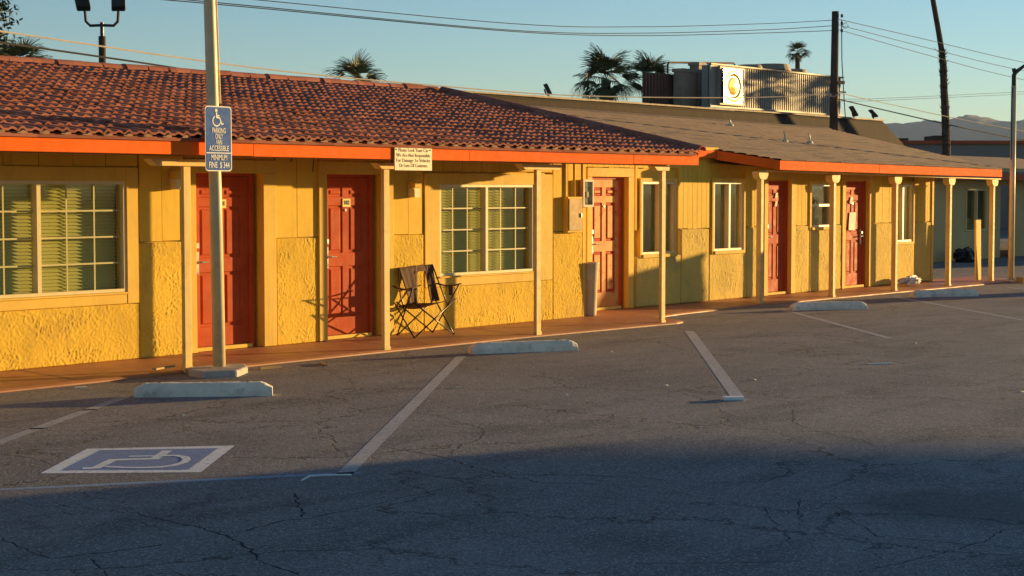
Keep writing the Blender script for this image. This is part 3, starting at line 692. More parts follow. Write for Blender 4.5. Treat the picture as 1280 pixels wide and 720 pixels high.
d105 = door(Bd, 27.16, 27.86, YB, 2.10, None, rec=.07, papers=((.36, 1.72, .07, 0), (.35, 1.57, .07, 0)))
d106 = door(Bd, 30.05, 30.84, YB, 2.10, None, rec=.07, lever=False, papers=((.30, 1.62, .10, 0), (.34, 1.22, .26, .1)))
B(33.722, 33.80, YB-.03, YB+.2, 0, 2.56).build('corner_board', M['trim'], Bd)
MB().box(21.1, 33.75, 23.0, 23.15, 0, 2.5).box(33.6, 33.72, YB+.2, 23.0, 0, 2.61).box(21.1, 33.6, YB+.162, 23.0, 2.50, 2.54).build('rear_wall', M['siding'], Bd)
B(21.12, 33.6, YB+1.6, YB+1.7, 0, 2.6).build('dark_room_backing', M['dark'], Bd)  # same painted darkness behind these openings
for x, y, h in ((25.80, 15.26, 2.26), (28.30, 15.24, 2.215), (30.72, 15.22, 2.20), (33.06, 15.20, 2.185), (35.12, 15.18, 2.17)):
    post(Bd, x, y, h, .09, lobed=True)
MB().add([(25.86, 15.17, 2.262), (35.4, 15.10, 2.172), (35.4, 15.24, 2.172), (25.86, 15.31, 2.262), (25.86, 15.17, 2.285), (35.4, 15.10, 2.195), (35.4, 15.24, 2.195), (25.86, 15.31, 2.285)],
    [(0, 3, 2, 1), (4, 5, 6, 7), (0, 1, 5, 4), (1, 2, 6, 5), (2, 3, 7, 6), (3, 0, 4, 7)]).build('porch_beam', M['post'], Bd)
# roof plane: eave corners high at the left, sinking slightly to the right; courses as overlapping strips
def zr2(x, y): return 2.47 + (y-15.0)*.212 - (x-26)*.0072
def xl2(y): return 26.0-(y-15.0)*1.067 if y < 15.75 else (25.2 if y < 15.76 else 20.6)
def xr2(y): return 35.15+(y-15.0)*.20
rf2 = MB(); cs = MB(); y = 14.98
RZ = 19.6
rf2.add([(21.9, 15.76, zr2(21.9, 15.76)-.03), (25.2, 15.76, zr2(25.2, 15.76)-.03), (26, 15.0, zr2(26, 15)-.03), (35.15, 15.0, zr2(35.15, 15)-.03), (36.07, RZ, zr2(36.07, RZ)-.03), (21.9, RZ, zr2(21.9, RZ)-.03)], [(0, 1, 2, 3, 4, 5)])
rf2.add([(21.0, RZ, zr2(21, RZ)-.03), (36.07, RZ, zr2(36.07, RZ)-.03), (36.9, 24.4, zr2(36, RZ)-1.0), (21.0, 24.4, zr2(21, RZ)-1.0)], [(0, 1, 2, 3)])
roof2 = rf2.build('roof', M['shingle'], Bd, fix=False)
while y < RZ:
    a0, b0 = xl2(y), xr2(y); n = 22; y1 = y+.155
    for i in range(n):
        xa = a0+(b0-a0)*i/n; xb = a0+(b0-a0)*(i+1)/n; j = random.uniform(-.004, .004)
        cs.add([(xa, y+j, zr2(xa, y)+.004), (xb, y+j, zr2(xb, y)+.004), (xb, y1, zr2(xb, y1)-.006), (xa, y1, zr2(xa, y1)-.006), (xa, y+j, zr2(xa, y)-.012), (xb, y+j, zr2(xb, y)-.012)],
            [(0, 1, 2, 3), (4, 5, 1, 0)])
    y += .14
cs.build('shingle_courses', M['shingle'], roof2, kind='stuff', fix=False)
rc = MB()
for i in range(58):
    xa = 21.6+i*.25; zz = zr2(xa, RZ); rc.add([(xa, RZ-.14, zz-.02), (xa+.27, RZ-.14, zz-.026), (xa+.27, RZ, zz+.014), (xa, RZ, zz+.02), (xa, RZ+.14, zz-.05), (xa+.27, RZ+.14, zz-.055)], [(0, 1, 2, 3), (3, 2, 5, 4)])
rc.build('ridge_shingles', M['shingle'], roof2, kind='stuff', fix=False)
def fasc(p, q, h, t, nrm):
    p, q, n_ = Vector(p), Vector(q), Vector(nrm)*t; z_ = Vector((0, 0, -h))
    return MB().add([p, q, q+n_, p+n_, p+z_, q+z_, q+n_+z_, p+n_+z_], [(0, 1, 2, 3), (7, 6, 5, 4), (0, 4, 5, 1), (1, 5, 6, 2), (2, 6, 7, 3), (3, 7, 4, 0)])
EF = lambda x, y: (x, y, zr2(x, y)-.022)
for xa, xb in ((25.98, 29.6), (29.606, 33.2), (33.206, 35.15)): fasc(EF(xa, 14.985+random.uniform(-.003, .003)), EF(xb, 14.985), .155+random.uniform(-.004, .004), .03, (0, 1, 0)).build('fascia_board', M['fascia'], Bd)
fasc(EF(25.18, 15.735), EF(25.965, 14.99), .155, .03, (.68, .73, 0)).build('fascia', M['fascia'], Bd)
fasc(EF(21.9, 15.735), EF(25.165, 15.735), .13, .03, (0, 1, 0)).build('fascia', M['fascia'], Bd)
fasc(EF(35.155, 14.985), EF(36.07, RZ), .155, .03, (-1, .2, 0)).build('rake_board', M['fascia'], Bd)
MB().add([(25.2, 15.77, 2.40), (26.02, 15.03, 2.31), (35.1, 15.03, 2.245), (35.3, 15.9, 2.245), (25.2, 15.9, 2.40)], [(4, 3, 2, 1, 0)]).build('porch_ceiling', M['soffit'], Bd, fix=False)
B(21.0, 25.3, 15.77, 15.86, 2.50, 2.66).build('frieze_board', M['siding'], Bd)
# vent pipes on the shingle roof
def bent_pipe(x, y, h, label):
    z = zr2(x, y); o = empty('roof_vent_pipe', (x, y, z), label, 'vent pipe', 'bent vent pipes on the grey roof')
    MB().tube([(0, 0, -.03), (0, 0, h*.55), (-.03, 0, h*.8), (-.035, 0, h)], .016, 8).build('pipe', M['frame'], o, smooth=True)
    MB().lathe([(.07, -.02), (.06, .02), (.02, .05)], 12).build('flashing', M['frame'], o)
    return o
bent_pipe(29.82, 17.1, .20, 'short pale bent vent pipe on the grey roof, middle one of three')
bent_pipe(30.79, 17.1, .20, 'short pale bent vent pipe on the grey roof, nearest the utility pole')
bent_pipe(30.76, 18.9, .12, 'small pale vent pipe on the grey roof below the corrugated enclosure, leftmost of three')
for r_ in (A, Bd): root_fix(r_)

# ================================================================ things on the walls
def box_thing(name, x, y, z, label, cat, group=None): return empty(name, (x, y, z), label, cat, group)
def wall_lamp(x, y, z, label):
    o = box_thing('wall_lamp', x, y, z, label, 'lamp', 'porch lamps on the front wall')
    B(-.055, .055, -.02, 0, -.06, .14).build('back_plate', M['frame'], o, bevel=.004)
    B(-.07, .07, -.13, -.02, .04, .13).build('hood', M['trim'], o, bevel=.01)
    MB().prism([(-.06, .035), (-.052, -.08), (.052, -.08), (.06, .035)], -.118, -.021, 'y').build('lamp_glass', M['frame'], o)
    return o
wall_lamp(13.10, YF-.004, 2.03, 'boxy porch lamp on the wall left of door 101, under the eave')
wall_lamp(17.10, YF-.004, 1.93, 'boxy porch lamp on the wall above the folding chair, right of door 102')
mb_ = box_thing('meter_box', 20.58, YF-.004, 1.33, 'tall yellow utility box on the wall between the second window and the white-lit door', 'utility box')
B(-.19, .17, -.09, 0, 0, .52).build('box_body', M['trim'], mb_, bevel=.006)
B(-.17, .15, -.105, -.092, .03, .49).build('box_door', M['trimpale'], mb_, bevel=.004)
MB().tube([(.0, -.06, .5), (.0, -.06, 1.25)], .018, 8).build('conduit', M['trim'], mb_)
B(.10, .125, -.12, -.106, .22, .28).build('latch', M['brass'], mb_)
nb = box_thing('notice_case', 20.90, YF-.06, 1.70, 'small dark glass case with pink frame beside the meter box', 'notice case')
MB().box(-.13, .13, -.035, .03, 0, .03).box(-.13, .13, -.035, .03, .37, .40).box(-.13, -.10, -.035, .03, .03, .37).box(.10, .13, -.035, .03, .03, .37).build('case_frame', mat('pink_frame', (.55, .33, .24), .5), nb)
B(-.10, .10, -.005, .03, .03, .37).build('case_back', M['black'], nb)
B(-.10, .10, -.030, -.024, .03, .37).build('case_glass', M['glass'], nb)
B(-.02, .03, -.016, -.007, .14, .22).build('note', M['paper'], nb)
# dangling wires under the eave
for i, (x_, l_) in enumerate(((14.86, .30), (15.22, .42))):
    tag(MB().tube([(x_, YF-.10, 2.60), (x_+.01, YF-.11, 2.60-l_*.6), (x_-.005, YF-.1, 2.58-l_)], .006, 6).build('hanging_wire', M['cable'], None),
        ('shorter' if i == 0 else 'longer')+' loose wire hanging from the eave between the two red doors', 'wire', 'wires hanging from the eave')
# lock-your-car sign on the fascia
sg = empty('wall_sign', (15.60, 13.965, 2.32), 'cream sign on the orange fascia asking drivers to lock their car', 'sign')
B(-.33, .33, -.012, 0, -.145, .135).build('sign_board', M['signcream'], sg, bevel=.002)
for i, tx in enumerate(("Please Lock Your Car", "We Are Not Responsible", "For Damage To Vehicles", "Or Loss Of Contents.")):
    text(tx, .062, M['ink'], 'lettering', sg, FACE(0, -.0135, .092-.060*i), fit=(.53, .60, .60, .51)[i], off=-.0004)
for sx in (-.3, .3): MB().tube([(sx, -.012, .10), (sx, -.018, .10)], .008, 8).build('screw', M['black'], sg)
# parking sign and its mast
lp = empty('light_pole', (12.58, 14.02, 0), 'tall cream metal light pole on a low concrete block behind the nearest wheel stop', 'light pole')
MB().tube([(0, 0, .08), (-.03, 0, 1.9), (-.09, 0, 3.9), (-.12, 0, 6.2)], [.068, .066, .060, .052], 20).build('mast', M['polepaint'], lp, smooth=True)
MB().tube([(.030, -.02, 2.85), (-.016, -.02, 4.0), (-.048, -.02, 6.1)], .009, 6).build('conduit', M['polepaint'], lp)
MB().tube([(-.12, 0, 6.15), (-.12, -.5, 6.3), (-.12, -.9, 6.32)], .03, 8).build('arm', M['steel'], lp)
MB().prism([(-.14, -.3), (.14, -.3), (.18, .25), (-.18, .25)], 6.26, 6.38).build('lamp_head', M['lampdark'], lp, loc=(-.12, -1.05, 0))
pb = MB().prism([(12.15, 13.78), (12.45, 13.60), (12.83, 13.85), (13.02, 14.10), (12.80, 14.26), (12.35, 14.26), (12.2, 14.05)], -.02, .07)
tag(pb.build('pole_footing', M['concrete'], bevel=.02), 'chipped low concrete footing under the cream light pole', 'footing')
ps = empty('parking_sign', (12.445, 13.85, 2.475), 'blue disabled parking sign with cream wheelchair and lettering, fixed to the light pole', 'sign')
def rrect(w, h, r, n=5):
    P_ = []
    for cx, cz, a0 in ((w/2-r, h/2-r, 0), (-w/2+r, h/2-r, 90), (-w/2+r, -h/2+r, 180), (w/2-r, -h/2+r, 270)):
        for i in range(n+1): a = math.radians(a0+90*i/n); P_.append((cx+r*math.cos(a), cz+r*math.sin(a)))
    return P_
SW, SH = .365, .675
MB().prism(rrect(SW, SH, .04), -.002, .002, 'y').build('sign_border', M['letter'], ps)
MB().prism(rrect(SW-.022, SH-.022, .032), -.0042, -.0025, 'y').build('sign_face', M['signblue'], ps)
B(-SW/2+.01, SW/2-.01, -.0062, -.0045, -.153, -.143).build('divider', M['letter'], ps)
for tx, zz, sz, wd in (("PARKING", .083, .078, .185), ("ONLY", .023, .078, .105), ("VAN", -.038, .078, .082), ("ACCESSIBLE", -.102, .078, .270), ("MINIMUM", -.197, .085, .215), ("FINE  $ 344", -.275, .088, .280)):
    text(tx, sz, M['letter'], 'lettering', ps, FACE(0.003, -.006, zz), fit=wd, off=.0005)
wc = MB(); WY = -.0060
def st2(L_, w_):
    global WY
    WY -= .0004; wc.add(*strip(L_, w_, lambda p: (p.x, WY, p.y)))
arc = [(-.028+.052*math.cos(math.radians(a)), .183+.052*math.sin(math.radians(a))) for a in range(115, 365, 14)]
st2(arc, .012); st2([(-.030, .272), (-.026, .222), (.012, .216)], .018); st2([(-.026, .240), (.010, .238)], .012)
st2([(.012, .218), (.042, .150), (.066, .158)], .013)
wc.add([(-.032+.017*math.cos(math.radians(a)), -.0062, .292+.017*math.sin(math.radians(a))) for a in range(0, 360, 30)], [tuple(range(12))])
wc.build('wheelchair_symbol', M['letter'], ps, fix=False)
for zz in (-.29, .29): MB().box(-.02, .02, .003, .16, zz-.02, zz+.02).build('bracket', M['steel'], ps)
# ================================================================ wheel stops
def wheel_stop(p, q, label, first=False, dark=0):
    p, q = Vector(p), Vector(q); L = (q-p).length; c = (p+q)/2
    o = empty('wheel_stop', (c.x, c.y, 0), label, 'wheel stop', 'concrete wheel stops', math.atan2((q-p).y, (q-p).x))
    n = 36; sec = [(-.085, 0), (-.082, .055), (-.060, .115), (-.045, .128), (.045, .128), (.060, .115), (.082, .055), (.085, 0)]
    V = []
    for i in range(n+1):
        x = -L/2+L*i/n; e = min(1, (min(x+L/2, L/2-x))/.09); k = .62+.38*e
        for a, z in sec: V.append((x+random.gauss(0, .0015), a*(.9+.1*e)+random.gauss(0, .002), z*k+(random.gauss(0, .001) if z else 0)))
    m_ = len(sec)
    F = [(i*m_+j, i*m_+j+1, (i+1)*m_+j+1, (i+1)*m_+j) for i in range(n) for j in range(m_-1)]+[tuple(range(m_)), tuple(range(n*m_, (n+1)*m_))[::-1]]
    MB().add(V, F).build('stop_block', M['stopconc'], o, bevel=.004)
    for s_ in (-.32*L, .32*L): MB().tube([(s_, 0, .12), (s_, 0, .1335)], .014, 10).build('anchor_pin', M['rust'], o)
    return o
wheel_stop((10.66, 13.06), (11.56, 12.14), 'grey concrete wheel stop in shade at the foot of the cream light pole')
wheel_stop((15.98, 13.40), (17.18, 12.73), 'concrete wheel stop in front of the second window and folding chair')
wheel_stop((25.1, 14.25), (26.22, 13.50), 'concrete wheel stop in front of the set-back wing, left of two there')
wheel_stop((29.5, 14.26), (30.72, 13.56), 'concrete wheel stop furthest right, in front of the last red door')
# ================================================================ folding chair
def chair():
    o = empty('folding_chair', (17.02, 15.04, .074), 'brown canvas folding camp chair standing in front of the yellow wall beside door 102', 'chair')
    r = .0105
    # local x right along wall, y away from the viewer, z up
    FL, FR, BL, BR = (-.45, -.27, 0), (.34, -.27, 0), (-.28, .30, 0), (.41, .27, 0)
    SL_, SR_ = (-.43, -.24, .46), (.43, -.25, .48)
    TL, TR = (-.25, .30, .90), (.42, .29, .925)
    AL, AR = (-.47, -.27, .655), (.48, -.27, .67)
    def leg(a, b):
        q = MB().tube([a, b], r, 8); f = a if a[2] == 0 else b
        q.tube([f, (f[0], f[1], .02)], .017, 8); return q.build('leg', M['tubeblack'], o, smooth=True)
    leg(FL, (.42, -.23, .47)); leg(FR, (-.42, -.22, .46)); leg(BL, (.42, .22, .46)); leg(BR, (-.36, .22, .45))
    leg(FL, (-.38, .24, .44)); leg(BL, (-.46, -.25, .65)); leg(FR, (.42, .24, .46)); leg(BR, (.47, -.25, .66))
    MB().tube([(-.37, .02, .32), (-.34, .16, .55), TL], r, 8).build('back_upright', M['tubeblack'], o, smooth=True)
    MB().tube([(.50, .02, .36), (.48, .16, .60), TR], r, 8).build('back_upright', M['tubeblack'], o, smooth=True)
    def cloth(nm, f, nu=12, nv=10, th=.006):
        V = [f(i/nu, j/nv) for j in range(nv+1) for i in range(nu+1)]
        c = MB().add(V, [(j*(nu+1)+i, j*(nu+1)+i+1, (j+1)*(nu+1)+i+1, (j+1)*(nu+1)+i) for j in range(nv) for i in range(nu)]).build(nm, M['canvas'], o, smooth=True, fix=False)
        s_ = c.modifiers.new('t', 'SOLIDIFY'); s_.thickness = th; return c
    def bil(a, b, c, d, u, v): a, b, c, d = map(Vector, (a, b, c, d)); return (a*(1-u)+b*u)*(1-v)+(d*(1-u)+c*u)*v
    def seat(u, v):
        p = bil(SL_, SR_, (.38, .20, .40), (-.38, .20, .40), u, v); p.z -= .055*math.sin(math.pi*u)*(.5+.5*v); return p
    cloth('seat', seat)
    # back: two side panels joined by a yoke across the top, open in the middle
    def pl(u, v):
        p = bil((-.10, .20, .42), (.06, .22, .42), (.13, .31, .915), TL, u, v); p.y += .03*math.sin(math.pi*u)*(1-v)+.004*math.sin(u*19+v*5); return p
    def pr(u, v):
        p = bil((.33, .22, .42), (.47, .18, .43), TR, (.27, .31, .92), u, v); p.y += .03*math.sin(math.pi*u)*(1-v)+.004*math.sin(u*17+v*7); return p
    def yk(u, v):
        p = bil((.05, .29, .80), (.33, .29, .82), (.30, .315, .93), (.10, .315, .915), u, v); p.z -= .03*math.sin(math.pi*u)*(1-v)*-1; return p
    cloth('back_panel', pl); cloth('back_panel', pr); cloth('back_yoke', yk)
    for s_, a, b in ((-1, AL, (-.37, .27, .66)), (1, AR, (.50, .27, .66))):
        a_, b_ = Vector(a), Vector(b)
        def arm(u, v, a_=a_, b_=b_): p = a_.lerp(b_, u); p.x += (v-.5)*.065; p.z -= .03*math.sin(math.pi*u)+.01*abs(v-.5); return p
        cloth('armrest', arm, 10, 3, .012)
    MB().lathe([(.036, -.14), (.040, -.13), (.043, 0)], 14).build('cup_holder', M['canvas'], o, smooth=True, loc=(.47, -.08, .655))
    return o
ch = chair(); ch.scale = (.97, .78, .97)
# ================================================================ bin
tb = empty('trash_can', (21.085, 15.37, ZW), 'round grey-brown plastic trash can at the wall corner left of the peeling door', 'trash can')
MB().lathe([(0, .002), (.095, .002), (.102, .02), (.120, .54), (.128, .55), (.128, .58), (.134, .76), (.141, .77), (.141, .795), (.128, .795), (.118, .5), (0, .45)], 28).build('bin_body', M['plastic'], tb, smooth=True)
B(.128, .155, -.03, .03, .70, .73).build('handle', M['plastic'], tb)
# ================================================================ bags, planks, litter
def lump(name, loc, dims, m, label, cat, seed, amp=.25):
    bm = bmesh.new(); bmesh.ops.create_icosphere(bm, subdivisions=4, radius=1)
    for v in bm.verts:
        n = float(pn(np.array([v.co.x*1.9+seed]), np.array([v.co.y*1.9+v.co.z*1.3+seed*3]))[0])+.5*float(pn(np.array([v.co.x*5+seed]), np.array([v.co.z*5+v.co.y*3]))[0])
        v.co *= 1+amp*n*2; v.co.z = max(v.co.z, -.55)+.55; v.co.x *= dims[0]; v.co.y *= dims[1]; v.co.z *= dims[2]
    me = bpy.data.meshes.new(name); bm.to_mesh(me); bm.free(); me.materials.append(m); o = bpy.data.objects.new(name, me); COL.objects.link(o); o.location = loc
    return tag(o, label, cat)
lump('trash_bag', (45.15, 20.25, 0), (.46, .25, .24), M['bag'], 'black trash bag slumped on the asphalt by the tan building', 'bag', 3.3)
lump('plastic_bag', (32.25, 15.62, ZW), (.38, .11, .10), M['whitebag'], 'crumpled white plastic bag on the walkway under the last window', 'bag', 8.1, .35)
pk = MB(); 
tag(MB().obox((34.98, 15.42, .70), (.12, 0, 0), (0, .02, 0), (.02, .02, .63)).build('leaning_board', M['trim'], bevel=.004), 'wide yellow board leaning upright beside the last porch post', 'board')
tag(B(35.5, 36.9, 14.62, 14.80, 0, .13).build('timber_kerb', M['wood'], bevel=.008), 'raw timber kerb at the foot of the right-hand light pole', 'kerb')
def litter(name, pts, z, m, label, cat='litter', th=.004, grp=None):
    o = MB().prism(pts, .001, th).build(name, m, loc=(0, 0, z)); return tag(o, label, cat, grp)
def quadp(x, y, a, l, w): 
    c, s_ = math.cos(a), math.sin(a); return [(x+c*i*l/2-s_*j*w/2, y+s_*i*l/2+c*j*w/2) for i, j in ((-1, -1), (1, -1), (1, 1), (-1, 1))]
litter('flat_cup', quadp(13.95, 8.52, -.85, .19, .12), .001, M['white'], 'flattened white cup at the end of the middle parking line', th=.03)
litter('stick', quadp(13.94, 13.82, 1.0, .30, .03), 0, M['wood'], 'pale stick on the asphalt by the second porch post', th=.02)
litter('stick', quadp(13.26, 13.96, -.2, .26, .04), 0, M['wood'], 'pale stick on the asphalt just right of the light pole footing', th=.03)
litter('paper_scrap', quadp(10.8, 14.05, -.4, .12, .06), 0, M['paper'], 'small pale scrap on the asphalt left of the nearest wheel stop', th=.012)
litter('wood_strip', quadp(11.98, 14.2, .3, .36, .05), .09, M['wood'], 'short wood strip on the walkway edge beside the first porch post', th=.02)
litter('blue_scrap', quadp(17.89, 9.02, -.6, .30, .035), 0, M['white'], 'thin white scrap alone on the open asphalt right of the middle parking line', th=.012)
tag(MB().tube([(8.22, 8.36, .006), (8.33, 8.39, .02), (8.46, 8.35, .012), (8.60, 8.27, .006)], .006, 6).build('plastic_strap', M['white']), 'curled white plastic strap by the corner of the blue and white lines', 'litter')
for x, y, l_ in [(13.29, 9.95, 'tiny pale scrap on the open lit asphalt between the two middle parking lines'), (13.11, 11.16, 'tiny pale scrap just right of the long parking line, nearer the wheel stop'),
        (15.57, 9.26, 'tiny pale scrap on the asphalt right of the flattened cup'), (16.24, 6.69, 'pale paper bit at the right edge of the picture near the shadow line'), (14.57, 9.67, 'tiny pale scrap beside the flattened cup, further from the camera'),
        (24.19, 13.29, 'tiny pale scrap in front of the wheel stop by the set-back wing'), (10.0, 11.6, 'tiny pale scrap between the nearest wheel stop and the wheelchair symbol'), (22.4, 9.1, 'tiny pale scrap far right on the lit asphalt below the right parking lines'),
        (20.6, 9.9, 'tiny pale scrap below the end of the third parking line'), (17.2, 12.2, 'tiny pale scrap just in front of the middle wheel stop')]:
    o = MB().obox((0, 0, .005), (random.uniform(.010, .022), random.uniform(-.008, .008), 0), (0, random.uniform(.008, .016), .002), (0, 0, .004)).build('paper_scrap', M['paper'], loc=(x, y, 0))
    tag(o, l_, 'litter', 'tiny pale scraps on the asphalt')
# ================================================================ right light pole
rp_ = empty('light_pole', (35.78, 15.02, 0), 'slim cream light pole with dark bracket at the right edge of the picture', 'light pole')
MB().tube([(0, 0, 0), (0, 0, 4.15)], [.062, .055], 14).build('mast', M['polepaint'], rp_, smooth=True)
MB().tube([(0, 0, 4.15), (0, 0, 4.38), (.02, -.03, 4.44), (.16, -.19, 4.60), (.5, -.6, 4.68)], [.05, .05, .045, .03, .03], 10).build('bracket', M['lampdark'], rp_)
MB().tube([(.03, .0, 4.43), (-.02, 0, 4.50)], .045, 8).build('photocell', M['lampdark'], rp_)
MB().tube([(-.085, 0, 2.6), (-.10, 0, 3.9), (-.06, 0, 4.12), (0, 0, 4.08)], .012, 6).build('conduit', M['lampdark'], rp_)
MB().obox((.78, -.95, 4.67), (.12, .10, 0), (.24, -.29, 0), (0, 0, .06)).build('lamp_head', M['lampdark'], rp_)
B(-.22, .22, -.2, .2, 0, .06).build('base_block', M['concrete'], rp_, bevel=.01)
# ================================================================ tan building behind
T = empty('tan_building', (46, 20.9, 0), 'shaded tan stucco motel wing behind the last porch post', 'building')
MB().box(43.5, 46.52, 20.9, 21.05, 0, 2.6).box(46.52, 47.98, 20.9, 21.05, 0, .8).box(46.52, 47.98, 20.9, 21.05, 1.99, 2.6).box(47.98, 48.95, 20.9, 21.05, 0, 2.6).box(48.95, 49.9, 20.9, 21.05, 2.1, 2.6).box(49.9, 62, 20.9, 21.05, 0, 2.6).box(43.5, 43.65, 21.05, 27.5, 0, 2.6).box(43.65, 62, 27.4, 27.5, 0, 2.6).build('wall', M['greywall'], T)
B(48.9, 50.0, 21.5, 21.6, 0, 2.3).build('dark_doorway_sheet', M['dark'], T)  # near-black sheet painting the dark of the open doorway
B(46.4, 48.1, 21.5, 21.6, .6, 2.2).build('painted_room_dark', M['dark'], T)  # near-black sheet painting the unlit room behind the window
w_ = window(T, 46.54, 47.96, .81, 1.98, 20.88, 47.25, blinds=False)
MB().add([(43.2, 20.3, 2.42), (62, 20.3, 2.42), (62, 26, 3.15), (43.2, 26, 3.15), (43.2, 20.3, 2.32), (62, 20.3, 2.32), (62, 26, 3.05), (43.2, 26, 3.05), (43.2, 31, 2.5), (62, 31, 2.5)], [(0, 1, 2, 3), (7, 6, 5, 4), (0, 4, 5, 1), (3, 0, 4, 7), (1, 5, 6, 2), (3, 2, 9, 8)]).build('roof', M['brownroof'], T)
B(43.2, 62, 20.26, 20.298, 2.24, 2.43).build('fascia', M['orange2'], T)
root_fix(T)
# ================================================================ brown mansard building
N = empty('mansard_building', (45, 33, 0), 'long dark building with brown shingled mansard parapet behind the motel roofs', 'building')
B(19, 66.2, 33.3, 60, 0, 3.9).build('wall', M['flatwall'], N)
MB().add([(18.6, 33.0, 3.60), (67.9, 33.0, 3.60), (66.1, 33.35, 4.80), (19.4, 33.35, 4.80), (66.1, 34.2, 4.80), (19.4, 34.2, 4.8), (67.9, 40, 3.6), (66.1, 39, 4.8)], [(0, 1, 2, 3), (3, 2, 4, 5), (1, 6, 7, 2), (2, 7, 4)]).build('mansard', M['mansard'], N, fix=False)
for i in range(16):
    a = 19.4+i*2.92
    B(a+.004, a+2.912, 33.26, 33.5, 4.802+random.uniform(0, .012), 4.86+random.uniform(0, .01)).build('parapet_cap', M['duct'], N)
B(19.4, 66, 34.2, 59.8, 4.1, 4.3).build('roof_deck', M['flatwall'], N)
root_fix(N)
# corrugated enclosure with fan panel, on that roof
def corrugated(x0, x1, y, z0, z1, pitch=.16, dep=.05, name='corrugated_panel', m=None, parent=None):
    n = int((x1-x0)/pitch); V = []
    for i in range(n+1):
        for dx, dy in ((0, 0), (.42, 0), (.5, dep), (.92, dep)):
            xx = x0+(i+dx)*pitch
            if xx <= x1: V += [(xx, y+dy, z0), (xx, y+dy, z1)]
    return MB().add(V, [(2*i, 2*i+2, 2*i+3, 2*i+1) for i in range(len(V)//2-1)]).build(name, m or M['corr'], parent, fix=False)
K = empty('rooftop_enclosure', (57, 35.5, 4.3), 'pale corrugated steel enclosure glinting in the sun on the dark roof', 'enclosure')
corrugated(53.78, 63.0, 33.6, 4.96, 6.42, parent=K)
B(53.30, 53.78, 33.58, 33.66, 4.96, 6.40).build('end_post', M['corr'], K)
B(53.25, 63.1, 33.52, 33.7, 6.405, 6.46).build('top_rail', M['corr'], K)
B(53.25, 63.1, 33.54, 33.7, 4.91, 4.97).build('bottom_rail', M['corr'], K)
B(53.30, 53.37, 33.7, 33.95, 4.3, 6.40).build('side_wall', M['corr'], K); B(62.9, 63.0, 33.7, 37.5, 4.3, 6.40).build('side_wall', M['corr'], K)
fn = MB()
# dished fan plate, its middle swelling towards the lot
n = 26
for j in range(n+1):
    for i in range(n+1):
        u = i/n-.5; v = j/n-.5; r = math.hypot(u, v*1.05)
        d = .10*math.exp(-(r/.16)**2)-.05*math.exp(-((r-.30)/.05)**2)+.05*math.exp(-((r-.40)/.05)**2)+.02*math.sin(5*u+3*v)
        fn.v.append((54.55+u*1.52, 33.40-d*.6+u*1.52*.09, 5.69+v*1.22))
fn.f += [(j*(n+1)+i, j*(n+1)+i+1, (j+1)*(n+1)+i+1, (j+1)*(n+1)+i) for j in range(n) for i in range(n)]
fn.build('fan_plate', M['fanplate'], K, smooth=True, fix=False)
MB().box(53.71, 53.79, 33.44, 33.6, 5.01, 6.37).box(55.31, 55.39, 33.44, 33.6, 5.01, 6.37).box(53.79, 55.31, 33.44, 33.6, 6.31, 6.37).box(53.79, 55.31, 33.44, 33.6, 5.01, 5.07).build('fan_frame', M['corr'], K)
root_fix(K)
for i, (a, z_, w_) in enumerate(((60.9, 6.36, 1.6), (62.6, 6.36, 1.2), (59.3, 6.36, 1.0))):
    o = empty('rooftop_cooler', (a, 35.6, 4.3), ('wide', 'narrow', 'low')[i]+' round-topped cooler behind the corrugated enclosure, '+('middle', 'rightmost', 'leftmost')[i]+' of three', 'cooler', 'coolers behind the enclosure')
    MB().lathe([(0, 2.52+.1*(i == 0)), (w_*.45, 2.51+.1*(i == 0)), (w_*.5, 2.42), (w_*.5, 0), (0, 0)], 24).build('cooler_body', M['duct'], o)
    MB().lathe([(w_*.5+.02, 2.34), (w_*.5+.02, 2.39)], 24).build('cooler_band', M['rust'], o)
K2 = empty('rust_screen', (49, 35, 4.3), 'rust brown corrugated screen on the dark roof beside the palms', 'screen')
corrugated(51.1, 53.4, 35.0, 4.3, 6.10, .2, .05, m=M['rustcorr'], parent=K2)
B(53.45, 55.5, 35.02, 35.1, 4.3, 6.02).build('side_panel', M['rust'], K2)
root_fix(K2)
for i, (x_, w_, h_) in enumerate(((53.2, .85, 6.16), (54.0, .36, 6.44))):
    o = empty('roof_flue', (x_, 34.6, 4.3), ('broad pale duct box' if i == 0 else 'thin capped flue')+' on the dark roof left of the corrugated enclosure', 'flue')
    B(-w_/2, w_/2, -.2, .2, 0, h_-4.3).build('flue_body', M['duct'], o)
    B(-w_/2-.05, w_/2+.05, -.24, .24, h_-4.3, h_-4.18).build('flue_cap', M['duct'], o)
pf = empty('pipe_frame', (52, 34.9, 4.3), 'dark bent pipe frame on the roof left of the corrugated enclosure', 'pipe')
MB().tube([(.55, 0, 1.8), (.55, 0, 2.13), (.62, 0, 2.2), (5.0, 0, 2.42), (5.1, 0, 2.35), (5.1, 0, 1.9)], .035, 8).build('pipe', M['rust'], pf)
MB().tube([(2.55, 0, 2.29), (2.55, 0, 1.5)], .035, 8).build('upright', M['rust'], pf); MB().tube([(2.9, 0, 2.2), (2.2, 0, 1.8)], .025, 8).build('brace', M['rust'], pf)
